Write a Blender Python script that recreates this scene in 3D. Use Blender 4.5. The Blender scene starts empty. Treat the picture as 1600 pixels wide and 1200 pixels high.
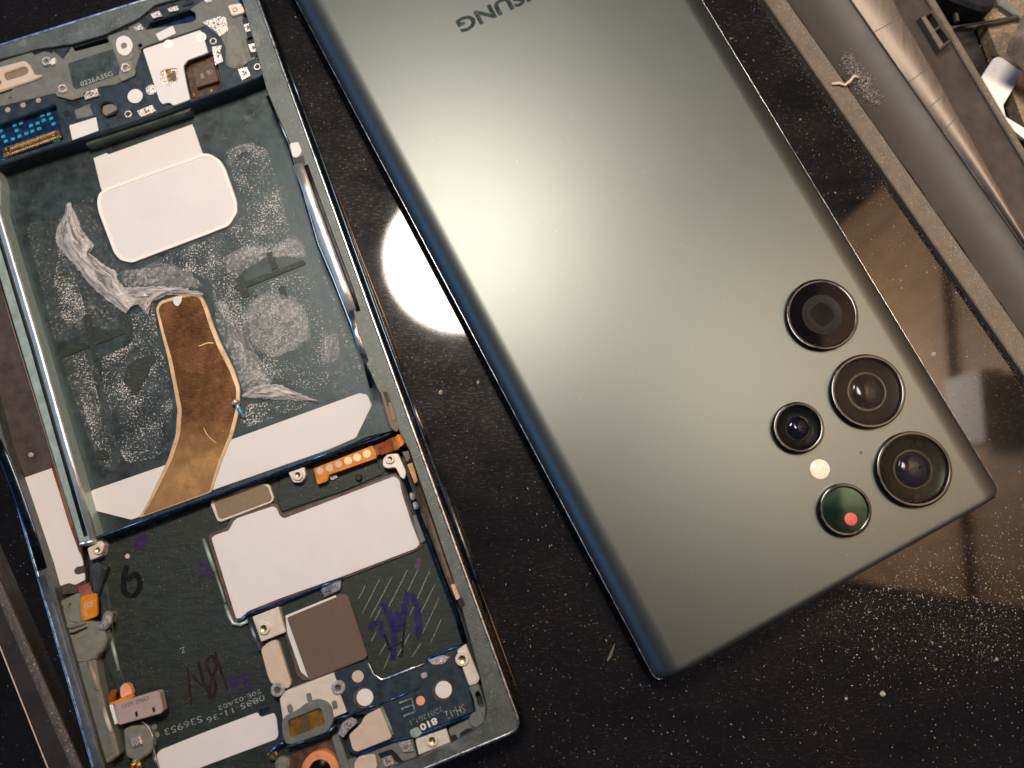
import bpy, bmesh, math, random
from mathutils import Vector, noise
from mathutils.geometry import tessellate_polygon
random.seed(7)
S = 0.001                                  # everything below is measured in millimetres
scene = bpy.context.scene
R = math.radians

# ------------------------------------------------------------------ camera
F, TILT, DIST = 1400.0, R(9.0), 184.0      # focal length in pixels of the 1600 px wide photo
cd = bpy.data.cameras.new('camera')
cd.sensor_width = 36.0
cd.lens = F / 1600.0 * 36.0
cd.clip_start, cd.clip_end = 0.005, 50.0
cam = bpy.data.objects.new('camera', cd)
scene.collection.objects.link(cam)
CAM = Vector((0, -DIST * math.sin(TILT), DIST * math.cos(TILT)))
cam.location = CAM * S
cam.rotation_euler = (TILT, 0, 0)
cd.dof.use_dof = True
cd.dof.focus_distance = (DIST - 5.5) * S
cd.dof.aperture_fstop = 11.0
scene.camera = cam

def U(px, py, z=0.0):
    """point of the photo -> place (mm) on the horizontal plane at height z"""
    x, y = (px - 800) / F, -(py - 600) / F
    d = Vector((x, y * math.cos(TILT) + math.sin(TILT), y * math.sin(TILT) - math.cos(TILT)))
    return CAM + d * ((z - CAM.z) / d.z)

# ------------------------------------------------------------------ light
w = bpy.data.worlds.new('World')
scene.world = w
w.use_nodes = True
w.node_tree.nodes['Background'].inputs[0].default_value = (0.45, 0.62, 1.0, 1)
w.node_tree.nodes['Background'].inputs[1].default_value = 0.075

LAMP_H = 330.0
hit = U(722, 400, 0)
ray = (hit - CAM).normalized()
up = Vector((ray.x, ray.y, -ray.z))
LAMP = hit + up * (LAMP_H / up.z)
LAMP_R = 122 / F * ((hit - CAM).length + (LAMP - hit).length) * 0.98
ld = bpy.data.lights.new('work_lamp_light', 'AREA')
ld.shape = 'DISK'
ld.size = 2 * LAMP_R * S
ld.energy = 1.30
ld.color = (1.0, 0.875, 0.745)
lo = bpy.data.objects.new('work_lamp_light', ld)
scene.collection.objects.link(lo)
lo.location = LAMP * S

# an unseen light added to brighten the wooden cabinet side on the right
sd = bpy.data.lights.new('cabinet_fill_light', 'AREA')
sd.shape = 'RECTANGLE'
sd.size, sd.size_y = .30, .06
sd.energy = 3.0
sd.color = (1.0, .86, .70)
so = bpy.data.objects.new('cabinet_fill_light', sd)
scene.collection.objects.link(so)
so.location = (.125, .05, .40)
so.rotation_euler = (0, R(-72), 0)

# unseen cool light added far behind the bench, tinting the shadows and edges blue
md = bpy.data.lights.new('cool_back_fill', 'AREA')
md.shape = 'RECTANGLE'
md.size, md.size_y = .60, .34
md.energy = 1.2
md.color = (.16, .42, 1.0)
mo = bpy.data.objects.new('cool_back_fill', md)
scene.collection.objects.link(mo)
mo.location = (-.42, .72, .34)
mo.rotation_euler = (Vector((0, 0, 0)) - Vector(mo.location)).to_track_quat('-Z', 'Y').to_euler()

# second cool light added low on the left to colour the phone's curved left edge
wd = bpy.data.lights.new('cool_left_fill', 'AREA')
wd.shape = 'RECTANGLE'
wd.size, wd.size_y = .80, .40
wd.energy = 1.5
wd.color = (.17, .45, 1.0)
wo = bpy.data.objects.new('cool_left_fill', wd)
scene.collection.objects.link(wo)
wo.location = (-.85, -.22, .30)
wo.rotation_euler = (Vector((0, 0, 0)) - Vector(wo.location)).to_track_quat('-Z', 'Y').to_euler()

vs = scene.view_settings
vs.view_transform = 'Standard'
vs.look = 'None'
vs.exposure = 0.0
vs.gamma = 1.0
vs.use_curve_mapping = False
scene.cycles.use_denoising = True
scene.cycles.max_bounces = 8
scene.cycles.transparent_max_bounces = 16
scene.cycles.sample_clamp_indirect = 10.0

# ------------------------------------------------------------------ materials
MATS = {}
def nd(nt, t, **kw):
    n = nt.nodes.new(t)
    for k, v in kw.items():
        setattr(n, k, v)
    return n

def noise_tex(nt, co, scale, detail=4, rough=.6, stretch=None):
    n = nd(nt, 'ShaderNodeTexNoise')
    n.inputs['Scale'].default_value = scale
    n.inputs['Detail'].default_value = detail
    n.inputs['Roughness'].default_value = rough
    src = co.outputs['Object']
    if stretch:
        mp = nd(nt, 'ShaderNodeMapping')
        mp.inputs['Rotation'].default_value = (0, 0, R(stretch[2]))
        mp.inputs['Scale'].default_value = (stretch[0], stretch[1], 1)
        nt.links.new(src, mp.inputs[0])
        src = mp.outputs[0]
    nt.links.new(src, n.inputs['Vector'])
    return n

def ramp(nt, src, a, b, ca=(0, 0, 0, 1), cb=(1, 1, 1, 1)):
    r = nd(nt, 'ShaderNodeValToRGB')
    r.color_ramp.elements[0].position, r.color_ramp.elements[1].position = a, b
    r.color_ramp.elements[0].color, r.color_ramp.elements[1].color = ca, cb
    nt.links.new(src, r.inputs[0])
    return r

def mix(nt, fac, a, b):
    m = nd(nt, 'ShaderNodeMix', data_type='RGBA')
    if isinstance(fac, (int, float)):
        m.inputs[0].default_value = fac
    else:
        nt.links.new(fac, m.inputs[0])
    for i, v in ((6, a), (7, b)):
        if isinstance(v, tuple):
            m.inputs[i].default_value = v if len(v) == 4 else v + (1,)
        else:
            nt.links.new(v, m.inputs[i])
    return m.outputs[2]

def mat(name, col, rough=.5, metal=0.0, var=.2, vscale=600, rvar=.1, bump=0.0, bscale=3000,
        dust=0.0, dscale=5000, dcol=(.62, .58, .50), dpos=.66, coat=0.0, trans=0.0, spec=.5, stretch=None,
        worn=0.0, wscale=250, wcol=(.5, .5, .48), alpha=None, emit=None, ior=1.45):
    m = bpy.data.materials.new(name)
    m.use_nodes = True
    nt = m.node_tree
    b = nt.nodes['Principled BSDF']
    co = nd(nt, 'ShaderNodeTexCoord')
    n1 = noise_tex(nt, co, vscale, 5, .65, stretch)
    lo_ = tuple(c * (1 - var) for c in col)
    hi_ = tuple(min(1, c * (1 + var)) for c in col)
    c = ramp(nt, n1.outputs[0], .3, .7, lo_ + (1,), hi_ + (1,)).outputs[0]
    if worn:
        n3 = noise_tex(nt, co, wscale, 8, .75, stretch)
        r3 = ramp(nt, n3.outputs[0], .56, .72, (0, 0, 0, 1), (worn, worn, worn, 1))
        c = mix(nt, r3.outputs[0], c, wcol)
    if dust:
        n2 = noise_tex(nt, co, dscale, 3, .6)
        n4 = noise_tex(nt, co, dscale * .06, 3, .6)
        r2 = ramp(nt, n2.outputs[0], dpos, dpos + .05, (0, 0, 0, 1), (dust, dust, dust, 1))
        r4 = ramp(nt, n4.outputs[0], .35, .65, (.25, .25, .25, 1), (1, 1, 1, 1))
        mm = nd(nt, 'ShaderNodeMath', operation='MULTIPLY')
        nt.links.new(r2.outputs[0], mm.inputs[0]); nt.links.new(r4.outputs[0], mm.inputs[1])
        c = mix(nt, mm.outputs[0], c, dcol)
        m1 = nd(nt, 'ShaderNodeMath', operation='MULTIPLY_ADD')
        m1.inputs[1].default_value = -metal; m1.inputs[2].default_value = metal
        nt.links.new(mm.outputs[0], m1.inputs[0]); nt.links.new(m1.outputs[0], b.inputs['Metallic'])
    else:
        b.inputs['Metallic'].default_value = metal
    nt.links.new(c, b.inputs['Base Color'])
    if rvar:
        rr = ramp(nt, n1.outputs[0], .3, .7, (max(.02, rough - rvar),) * 3 + (1,), (min(1, rough + rvar),) * 3 + (1,))
        nt.links.new(rr.outputs[0], b.inputs['Roughness'])
    else:
        b.inputs['Roughness'].default_value = rough
    b.inputs['Specular IOR Level'].default_value = spec
    b.inputs['IOR'].default_value = ior
    b.inputs['Coat Weight'].default_value = coat
    b.inputs['Coat Roughness'].default_value = .04
    b.inputs['Transmission Weight'].default_value = trans
    if bump:
        n5 = noise_tex(nt, co, bscale, 4, .6, stretch)
        bp = nd(nt, 'ShaderNodeBump')
        bp.inputs['Strength'].default_value = bump
        bp.inputs['Distance'].default_value = .0001
        nt.links.new(n5.outputs[0], bp.inputs['Height'])
        nt.links.new(bp.outputs[0], b.inputs['Normal'])
    if alpha:                               # (noise scale, low, high, strength)
        n6 = noise_tex(nt, co, alpha[0], 4, .65)
        n7 = noise_tex(nt, co, alpha[0] * .07, 4, .6)
        ad = nd(nt, 'ShaderNodeMath', operation='MULTIPLY_ADD')
        ad.inputs[1].default_value = .4; ad.inputs[2].default_value = -.20
        nt.links.new(n7.outputs[0], ad.inputs[0])
        a2 = nd(nt, 'ShaderNodeMath', operation='ADD')
        nt.links.new(n6.outputs[0], a2.inputs[0]); nt.links.new(ad.outputs[0], a2.inputs[1])
        lo2 = alpha[4] if len(alpha) > 4 else 0.0
        r6 = ramp(nt, a2.outputs[0], alpha[1], alpha[2], (lo2,) * 3 + (1,), (alpha[3],) * 3 + (1,))
        nt.links.new(r6.outputs[0], b.inputs['Alpha'])
    if emit:
        b.inputs['Emission Color'].default_value = emit[0] + (1,)
        b.inputs['Emission Strength'].default_value = emit[1]
    MATS[name] = m
    return m

mat('black_glass', (.004, .0035, .0035), .04, var=.3, rvar=.02, vscale=60, spec=.8)
mat('dust', (.42, .34, .26), .8, var=.5, vscale=900)
mat('back_glass', (.118, .131, .123), .40, metal=.9, var=.015, vscale=60, rvar=.008, dust=.55, dscale=2300, dpos=.715, dcol=(.7, .66, .58), coat=0.0)
mat('phone_side', (.02, .028, .03), .16, metal=.9, var=.3, vscale=300, rvar=.06)
mat('phone_edge', (.42, .44, .45), .2, metal=1, var=.4, vscale=500, rvar=.1)
mat('logo', (.035, .05, .05), .25, metal=.5, var=.1)
mat('lens_ring', (.048, .050, .053), .15, metal=1, var=.3, vscale=900, rvar=.08, dust=.5, dscale=4000, dpos=.70)
mat('lens_window', (.016, .015, .015), .35, spec=.08, var=.2)
mat('lens_black', (.004, .004, .004), .25, spec=.08, var=.3, rvar=.05, dust=.4, dscale=3500, dpos=.72)
mat('lens_cover', (.01, .01, .01), .02, var=0, rvar=0, spec=.14)
MATS['lens_cover'].node_tree.nodes['Principled BSDF'].inputs['Alpha'].default_value = .16
mat('lens_dark_cover', (.004, .004, .005), .05, spec=.10, var=.2, rvar=.02, dust=.5, dscale=3500, dpos=.70)
mat('lens_green', (.022, .046, .037), .14, metal=.9, var=.5, vscale=160, rvar=.03)
mat('lens_olive', (.007, .009, .005), .25, metal=.8, var=.6, vscale=120)
mat('lens_blue', (.004, .005, .02), .04, metal=.0, var=.5, vscale=300, spec=.45)
mat('lens_iris', (.005, .005, .008), .06, metal=0, var=.4, spec=.45)
mat('flash', (.78, .68, .54), .35, var=.12, vscale=1200, bump=.3, bscale=4000, coat=.4)
mat('laser_red', (.62, .09, .085), .45, var=.25, vscale=2000)

mat('chassis', (.062, .082, .078), .42, metal=.55, var=.3, vscale=500, bump=.25, bscale=4500, dust=.45, dscale=4200, dpos=.67, worn=.22, wscale=300, wcol=(.32, .34, .33))
mat('chassis_dark', (.024, .032, .028), .5, metal=.35, var=.35, vscale=450, bump=.3, bscale=4200, dust=.55, dscale=3000, dpos=.645, worn=.16, wscale=420, wcol=(.18, .19, .17), stretch=(1, 5, 20))
mat('bay_floor', (.036, .052, .056), .40, metal=.45, var=.35, vscale=350, bump=.3, bscale=3500, dust=.35, dscale=4200, dpos=.68, worn=.25, wscale=380, wcol=(.26, .28, .28))
mat('rim', (.105, .12, .112), .45, metal=.65, var=.3, vscale=260, bump=.8, bscale=5200, dust=.6, dscale=3600, dpos=.63, worn=.55, wscale=140, wcol=(.36, .34, .30))
mat('rim_polish', (.55, .58, .60), .30, metal=1, var=.35, vscale=700, rvar=.1, dust=.4, dscale=5000, dpos=.66)
mat('satin_bead', (.62, .65, .65), .38, metal=.75, var=.12, vscale=600)
mat('slate', (.10, .115, .14), .5, metal=.4, var=.2, vscale=500, dust=.4)
mat('side_metal', (.03, .045, .058), .26, metal=.95, var=.35, vscale=500, rvar=.08, dust=.3, dscale=5000, dpos=.68)
mat('teal_metal', (.36, .46, .42), .36, metal=.35, var=.2, vscale=600, rvar=.08, worn=.3, wscale=700, wcol=(.4, .46, .42))
mat('blue_board', (.028, .045, .060), .42, metal=.35, var=.3, vscale=600, bump=.2, bscale=4000, dust=.5, dscale=5200, dpos=.68)
mat('blue_edge', (.03, .075, .16), .28, metal=.9, var=.3, vscale=900)  # blue light on the polished edges, put into the metal's base colour
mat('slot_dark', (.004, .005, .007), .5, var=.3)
mat('slot_blue', (.01, .03, .09), .3, metal=.4, var=.5, vscale=700)
mat('grey_plastic', (.13, .14, .125), .55, var=.2, vscale=700, bump=.25, bscale=4500, dust=.4, dscale=5200, dpos=.68)
mat('olive_plastic', (.17, .17, .14), .55, var=.2, vscale=700, bump=.25, bscale=4500, dust=.35, dscale=5200, dpos=.68)
mat('white_pad', (.70, .675, .65), .55, var=.035, vscale=120, dust=.3, dscale=1300, dpos=.72, dcol=(.42, .40, .38), bump=.06, bscale=900)
mat('white_pad_edge', (.86, .82, .76), .5, var=.02)
mat('tan_pad', (.56, .45, .35), .5, var=.06, vscale=500, bump=.08)
mat('cream_metal', (.72, .64, .54), .42, metal=.25, var=.06, vscale=900, bump=.12, bscale=5000)
mat('copper', (.29, .125, .052), .23, metal=.7, var=.3, vscale=180, rvar=.1, bump=.2, bscale=4500, worn=.45, wscale=70, wcol=(.60, .33, .13))
mat('copper_edge', (.90, .62, .36), .3, metal=.5, var=.06, vscale=200)
mat('copper_reflection', (.30, .19, .11), .35, metal=.6, var=.2)
mat('film', (.84, .79, .74), .10, var=.04, vscale=900)
def filmy():
    m = MATS['film']
    nt = m.node_tree
    b = nt.nodes['Principled BSDF']
    co = nd(nt, 'ShaderNodeTexCoord')
    def streak(sx, sy, sc, dt):
        mp = nd(nt, 'ShaderNodeMapping')
        mp.inputs['Scale'].default_value = (sx, sy, 1)
        nt.links.new(co.outputs['UV'], mp.inputs[0])
        n = nd(nt, 'ShaderNodeTexNoise')
        n.inputs['Scale'].default_value = sc
        n.inputs['Detail'].default_value = dt
        n.inputs['Roughness'].default_value = .65
        n.inputs['Distortion'].default_value = .8
        nt.links.new(mp.outputs[0], n.inputs['Vector'])
        return n
    n1, n2 = streak(3.0, 3.2, 1.6, 4), streak(7, 5, 1.3, 5)
    r1 = ramp(nt, n1.outputs[0], .36, .62, (.12,) * 3 + (1,), (.70,) * 3 + (1,))
    nt.links.new(r1.outputs[0], b.inputs['Alpha'])
    bp = nd(nt, 'ShaderNodeBump')
    bp.inputs['Strength'].default_value = .35
    bp.inputs['Distance'].default_value = .0004
    nt.links.new(n2.outputs[0], bp.inputs['Height'])
    nt.links.new(bp.outputs[0], b.inputs['Normal'])
filmy()
MATS['film_clear'] = MATS['film'].copy()
MATS['film_clear'].name = 'film_clear'
for n_ in MATS['film_clear'].node_tree.nodes:
    if n_.type == 'VALTORGB' and abs(n_.color_ramp.elements[1].color[0] - .70) < .01:
        n_.color_ramp.elements[0].color, n_.color_ramp.elements[1].color = (.02, .02, .02, 1), (.20, .20, .20, 1)
mat('residue', (.66, .65, .61), .22, var=.35, vscale=2500, bump=1.0, bscale=5200, alpha=(2900, .56, .615, .85, .0))
mat('residue_thin', (.36, .37, .35), .2, var=.3, vscale=2500, bump=.6, bscale=2200, alpha=(1600, .56, .68, .5, .05))
mat('residue_wrinkle', (.66, .64, .60), .16, var=.3, vscale=1800, bump=1.0, bscale=1100, stretch=(1, 4, 25), alpha=(1500, .50, .64, .45, .07))
mat('gold', (.85, .55, .20), .28, metal=1, var=.3, vscale=1200)
mat('contact', (.74, .66, .60), .3, metal=.8, var=.3, vscale=2500, bump=.6, bscale=5000)
mat('contact_mark', (.16, .12, .10), .5, metal=.2, var=.4, vscale=3000)
mat('orange_flex', (.62, .20, .010), .35, var=.2, vscale=900, coat=.4)
mat('orange_dark', (.25, .06, .008), .35, var=.4, vscale=900, coat=.4)
mat('orange_ring', (.70, .27, .11), .4, var=.15)
mat('salmon', (.75, .33, .20), .45, var=.15)
mat('brown_foam', (.13, .090, .062), .8, var=.12, vscale=2500, bump=.5, bscale=9000, dust=.3, dscale=4500, dpos=.69)
mat('brown_mesh', (.23, .165, .105), .6, metal=.2, var=.35, vscale=6000, bump=.5, bscale=9000)
mat('brown_chip', (.10, .065, .045), .45, metal=.2, var=.25, vscale=1200)
mat('brown_recess', (.12, .07, .045), .35, metal=.4, var=.5, vscale=700)
mat('brown_flex', (.11, .075, .055), .42, metal=.2, var=.35, vscale=700, dust=.3, dscale=5000, dpos=.68)
mat('dark_recess', (.055, .040, .036), .55, var=.4, vscale=400, bump=.2, bscale=2500, dust=.35, dscale=4000, dpos=.69)
mat('cyan_print', (.02, .32, .52), .35, var=.5, vscale=2500)
mat('amber', (.22, .12, .02), .12, metal=.2, var=.6, vscale=500, coat=1)
mat('screw', (.62, .60, .57), .3, metal=.6, var=.25, vscale=1500)
mat('screw_dark', (.20, .17, .14), .4, metal=.8, var=.3)
mat('screw_blue', (.03, .22, .45), .35, metal=.3, var=.3)
mat('ink_black', (.008, .006, .006), .3, var=.3, vscale=900, coat=.2)
mat('ink_brown', (.022, .010, .008), .35, var=.4, vscale=900)
mat('ink_blue', (.010, .008, .070), .4, var=.35, vscale=1200)
mat('ink_purple', (.028, .012, .062), .45, var=.35, vscale=1200)
mat('ink_magenta', (.10, .03, .11), .45, var=.3)
mat('etch', (.42, .47, .46), .35, metal=.5, var=.4, vscale=3000, alpha=(4500, .38, .50, 1.0, .15))
mat('etch_pale', (.45, .46, .40), .4, metal=.4, var=.3, vscale=3000)
mat('scratch', (.22, .225, .20), .4, metal=.4, var=.5, vscale=2000)
mat('pale_print', (.36, .28, .25), .6, var=.1)

def greasy_glow(name):
    m = MATS[name]
    nt = m.node_tree
    b = nt.nodes['Principled BSDF']
    out = nt.nodes['Material Output']
    g = nd(nt, 'ShaderNodeBsdfPrincipled')
    g.inputs['Base Color'].default_value = (.034, .019, .011, 1)  # smear colour also carries the warm brown reflections of the glass
    g.inputs['Roughness'].default_value = .42
    g.inputs['Specular IOR Level'].default_value = 1.0
    co = nd(nt, 'ShaderNodeTexCoord')
    n = noise_tex(nt, co, 28, 6, .7, (1, 2.2, 25))
    n2 = noise_tex(nt, co, 700, 5, .7, (1, 4, 12))
    r1 = ramp(nt, n.outputs[0], .38, .70, (.10, .10, .10, 1), (.42, .42, .42, 1))
    r2 = ramp(nt, n2.outputs[0], .52, .68, (.25, .25, .25, 1), (1, 1, 1, 1))
    mu = nd(nt, 'ShaderNodeMath', operation='MULTIPLY')
    nt.links.new(r1.outputs[0], mu.inputs[0]); nt.links.new(r2.outputs[0], mu.inputs[1])
    ms = nd(nt, 'ShaderNodeMixShader')
    nt.links.new(mu.outputs[0], ms.inputs[0])
    nt.links.new(b.outputs[0], ms.inputs[1]); nt.links.new(g.outputs[0], ms.inputs[2])
    nt.links.new(ms.outputs[0], out.inputs[0])
greasy_glow('black_glass')

def patina(name, dark, light, y0, y1):
    """copper browned by heat at one end, bright at the other (object space, metres)"""
    m = MATS[name]
    nt = m.node_tree
    b = nt.nodes['Principled BSDF']
    co = nd(nt, 'ShaderNodeTexCoord')
    sx = nd(nt, 'ShaderNodeSeparateXYZ')
    nt.links.new(co.outputs['Object'], sx.inputs[0])
    n = noise_tex(nt, co, 110, 6, .7)
    n2 = noise_tex(nt, co, 900, 6, .75, (1, 6, 70))
    mr = nd(nt, 'ShaderNodeMapRange')
    mr.inputs[1].default_value, mr.inputs[2].default_value = y0, y1
    nt.links.new(sx.outputs[1], mr.inputs[0])
    ad = nd(nt, 'ShaderNodeMath', operation='MULTIPLY_ADD')
    ad.inputs[1].default_value = 1.3; ad.inputs[2].default_value = -.65
    nt.links.new(n.outputs[0], ad.inputs[0])
    a2 = nd(nt, 'ShaderNodeMath', operation='ADD', use_clamp=True)
    nt.links.new(mr.outputs[0], a2.inputs[0]); nt.links.new(ad.outputs[0], a2.inputs[1])
    c = mix(nt, a2.outputs[0], light, dark)
    r2 = ramp(nt, n2.outputs[0], .45, .75, (0, 0, 0, 1), (.45, .45, .45, 1))
    c = mix(nt, r2.outputs[0], c, light)
    nt.links.new(c, b.inputs['Base Color'])

mat('tan_bar', (.115, .092, .068), .6, var=.2, vscale=350, bump=.3, bscale=3500, dust=.6, dscale=3300, dpos=.62)
mat('dark_bar', (.022, .015, .013), .5, var=.3, vscale=200, dust=.4, dscale=2500, dpos=.70)
mat('dust_edge', (.085, .068, .06), .7, var=.5, vscale=700, bump=1, bscale=2500, dust=.7, dscale=2200, dpos=.62)
mat('dark_plastic', (.042, .037, .031), .52, var=.15, vscale=150, rvar=.06, dust=.5, dscale=1800, dpos=.73)
mat('satin_strip', (.16, .13, .107), .48, metal=.6, var=.2, vscale=250, rvar=.06, bump=.2, bscale=1800, stretch=(6, 1, 34), dust=.4, dscale=3000, dpos=.70)
mat('shade_plastic', (.055, .045, .04), .5, var=.25, vscale=200, dust=.5, dscale=2400, dpos=.70)
mat('fibre_board', (.19, .145, .10), .85, var=.45, vscale=1400, bump=1.0, bscale=1800, dust=.7, dscale=1500, dpos=.62)
mat('card', (.80, .75, .72), .55, var=.03)
mat('grime', (.25, .23, .21), .75, var=.6, vscale=2200, bump=1, bscale=3000)
mat('clear_plastic', (.10, .085, .075), .3, var=.4, vscale=250, bump=.5, bscale=600, dust=.3, dscale=3000)
mat('skin_orange', (.55, .22, .11), .5, var=.1)
mat('bench_dark', (.018, .014, .012), .6, var=.4, vscale=200, dust=.3, dscale=2500, dpos=.7)
mat('wood', (.42, .26, .15), .55, var=.3, vscale=20, stretch=(1, 8, 10))
mat('lamp_shell', (.5, .5, .48), .4, var=.05)

# ------------------------------------------------------------------ builders
OFF = Vector((0, 0, 0))                    # base of the thing being built, mm
def link(name, me, parent=None, m=None):
    o = bpy.data.objects.new(name, me)
    scene.collection.objects.link(o)
    if m:
        me.materials.append(MATS[m])
    if parent is not None:
        o.parent = parent
    else:
        o.location = OFF * S
    return o

def mesh(name, verts, faces, m, parent=None, smooth=False):
    me = bpy.data.meshes.new(name)
    me.from_pydata([(Vector(v) - OFF) * S for v in verts], [], faces)
    me.update()
    if smooth:
        for p in me.polygons:
            p.use_smooth = True
    return link(name, me, parent, m)

def tag(o, label=None, cat=None, group=None, kind=None):
    for k, v in (('label', label), ('category', cat), ('group', group), ('kind', kind)):
        if v:
            o[k] = v
    return o

def thing(name, label, cat, loc, group=None):
    global OFF
    OFF = Vector(loc)
    o = bpy.data.objects.new(name, None)
    scene.collection.objects.link(o)
    o.location = OFF * S
    o.empty_display_size = .01
    return tag(o, label, cat, group)

def area(p):
    return sum(p[i - 1][0] * p[i][1] - p[i][0] * p[i - 1][1] for i in range(len(p))) / 2

def fillet(pts, r, n=4):
    """round the corners of a closed 2D polygon (same unit as the points)"""
    out = []
    L = len(pts)
    for i in range(L):
        p, a, b = Vector(pts[i][:2]), Vector(pts[i - 1][:2]), Vector(pts[(i + 1) % L][:2])
        ri = pts[i][2] if len(pts[i]) > 2 else r
        da, db = a - p, b - p
        la, lb = da.length, db.length
        if la < 1e-6 or lb < 1e-6 or ri <= 0:
            out.append((p.x, p.y)); continue
        d = min(ri, la * .45, lb * .45)
        p0, p1 = p + da / la * d, p + db / lb * d
        for k in range(n + 1):
            t = k / n
            q = p0 * (1 - t) ** 2 + p * 2 * t * (1 - t) + p1 * t * t
            out.append((q.x, q.y))
    return out

def offset(loop, d):
    """move a loop inwards (to its left) by d"""
    n = len(loop)
    res = []
    for i in range(n):
        p, a, b = Vector(loop[i]), Vector(loop[i - 1]), Vector(loop[(i + 1) % n])
        e1, e2 = (p - a), (b - p)
        if e1.length < 1e-7: e1 = e2.copy()
        if e2.length < 1e-7: e2 = e1.copy()
        if e1.length < 1e-7:
            res.append((p.x, p.y)); continue
        e1.normalize(); e2.normalize()
        n1, n2 = Vector((-e1.y, e1.x)), Vector((-e2.y, e2.x))
        m = n1 + n2
        if m.length < .3:
            m = n1
        m.normalize()
        k = min(1.6, 1 / max(.35, m.dot(n1)))
        q = p + m * d * k
        res.append((q.x, q.y))
    return res

def loops_world(pts, z, r=0.0, holes=()):
    out = []
    for i, lp in enumerate([pts] + list(holes)):
        if r or any(len(p) > 2 for p in lp):
            lp = fillet(lp, r)
        wl = [tuple(U(p[0], p[1], z)[:2]) for p in lp]
        a = area(wl)
        if (i == 0 and a < 0) or (i > 0 and a > 0):
            wl.reverse()
        out.append(wl)
    return out

def prism_loops(name, loops, z0, z1, m, parent=None, bevel=.06):
    verts, faces = [], []
    cap = []
    for lp in loops:
        n = len(lp)
        b = bevel
        rings = [(lp, z0), (lp, z1 - b), (offset(lp, b), z1)] if b > 0 else [(lp, z0), (lp, z1)]
        base = len(verts)
        for rl, z in rings:
            verts += [(x, y, z) for x, y in rl]
        for k in range(len(rings) - 1):
            for i in range(n):
                j = (i + 1) % n
                faces.append((base + k * n + i, base + k * n + j, base + (k + 1) * n + j, base + (k + 1) * n + i))
        t0 = base + (len(rings) - 1) * n
        cap.append([(t0 + i, rings[-1][0][i]) for i in range(n)])
    idx = [i for lp in cap for i, _ in lp]
    if len(cap) == 1:
        faces.append(tuple(idx))
    else:
        bm = bmesh.new()
        bv = {}
        for lp in cap:
            for i, (x, y) in lp:
                bv[i] = bm.verts.new((x, y, 0))
                bv[i].index = i
        back = {v: i for i, v in bv.items()}
        eds = []
        for lp in cap:
            for k in range(len(lp)):
                p_, q_ = bv[lp[k - 1][0]], bv[lp[k][0]]
                eds.append(bm.edges.new((p_, q_)))
        g = bmesh.ops.triangle_fill(bm, use_beauty=True, use_dissolve=False, edges=eds, normal=(0, 0, 1))
        for f in bm.faces:
            t = [back[v] for v in f.verts]
            pa, pb, pc_ = verts[t[0]], verts[t[1]], verts[t[2]]
            cr = (pb[0] - pa[0]) * (pc_[1] - pa[1]) - (pb[1] - pa[1]) * (pc_[0] - pa[0])
            faces.append(tuple(t) if cr > 0 else tuple(reversed(t)))
        bm.free()
    return mesh(name, verts, faces, m, parent)

def prism(name, pts, z0, z1, m, parent=None, r=0.0, bevel=.06, holes=()):
    """flat piece with the outline pts (photo pixels, seen at height z1), z0..z1 in mm"""
    return prism_loops(name, loops_world(pts, z1, r, holes), z0, z1, m, parent, bevel)

def lathe(name, c, prof, m, parent=None, n=32, smooth=True):
    """surface of revolution round the vertical axis through c = (x, y) mm"""
    verts, faces = [], []
    for r, z in prof:
        for k in range(n):
            a = 2 * math.pi * k / n
            verts.append((c[0] + r * math.cos(a), c[1] + r * math.sin(a), z))
    for i in range(len(prof) - 1):
        for k in range(n):
            j = (k + 1) % n
            faces.append((i * n + k, i * n + j, (i + 1) * n + j, (i + 1) * n + k))
    if prof[-1][0] > 1e-6:
        faces.append(tuple((len(prof) - 1) * n + k for k in range(n)))
    o = mesh(name, verts, faces, m, parent)
    if smooth:
        try:
            o.data.shade_auto_smooth(angle=R(35)) if hasattr(o.data, 'shade_auto_smooth') else None
        except Exception:
            pass
        for p in o.data.polygons:
            p.use_smooth = len(p.vertices) == 4
        o.data.set_sharp_from_angle(angle=R(32))
    return o

MM = DIST / F                              # mm per pixel near the middle
def disc(name, px, py, rpx, z0, z1, m, parent=None, n=28, bevel=.08, hole=0.0):
    c = U(px, py, z1)
    r = rpx * MM
    prof = [(r, z0), (r, z1 - bevel), (r - bevel, z1)]
    if hole:
        h = hole * MM
        prof += [(h, z1), (h * .96, z0 + .05), (.0001, z0 + .05)]
    return lathe(name, c, prof, m, parent, n)

def spline(pts, n=6):
    P = [Vector(p) for p in pts]
    if len(P) < 3:
        return P
    out = []
    for i in range(len(P) - 1):
        p0, p1, p2, p3 = P[max(0, i - 1)], P[i], P[i + 1], P[min(len(P) - 1, i + 2)]
        for k in range(n):
            t = k / n
            out.append(.5 * (2 * p1 + (p2 - p0) * t + (2 * p0 - 5 * p1 + 4 * p2 - p3) * t * t + (3 * p1 - p0 - 3 * p2 + p3) * t ** 3))
    out.append(P[-1])
    return out

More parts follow.
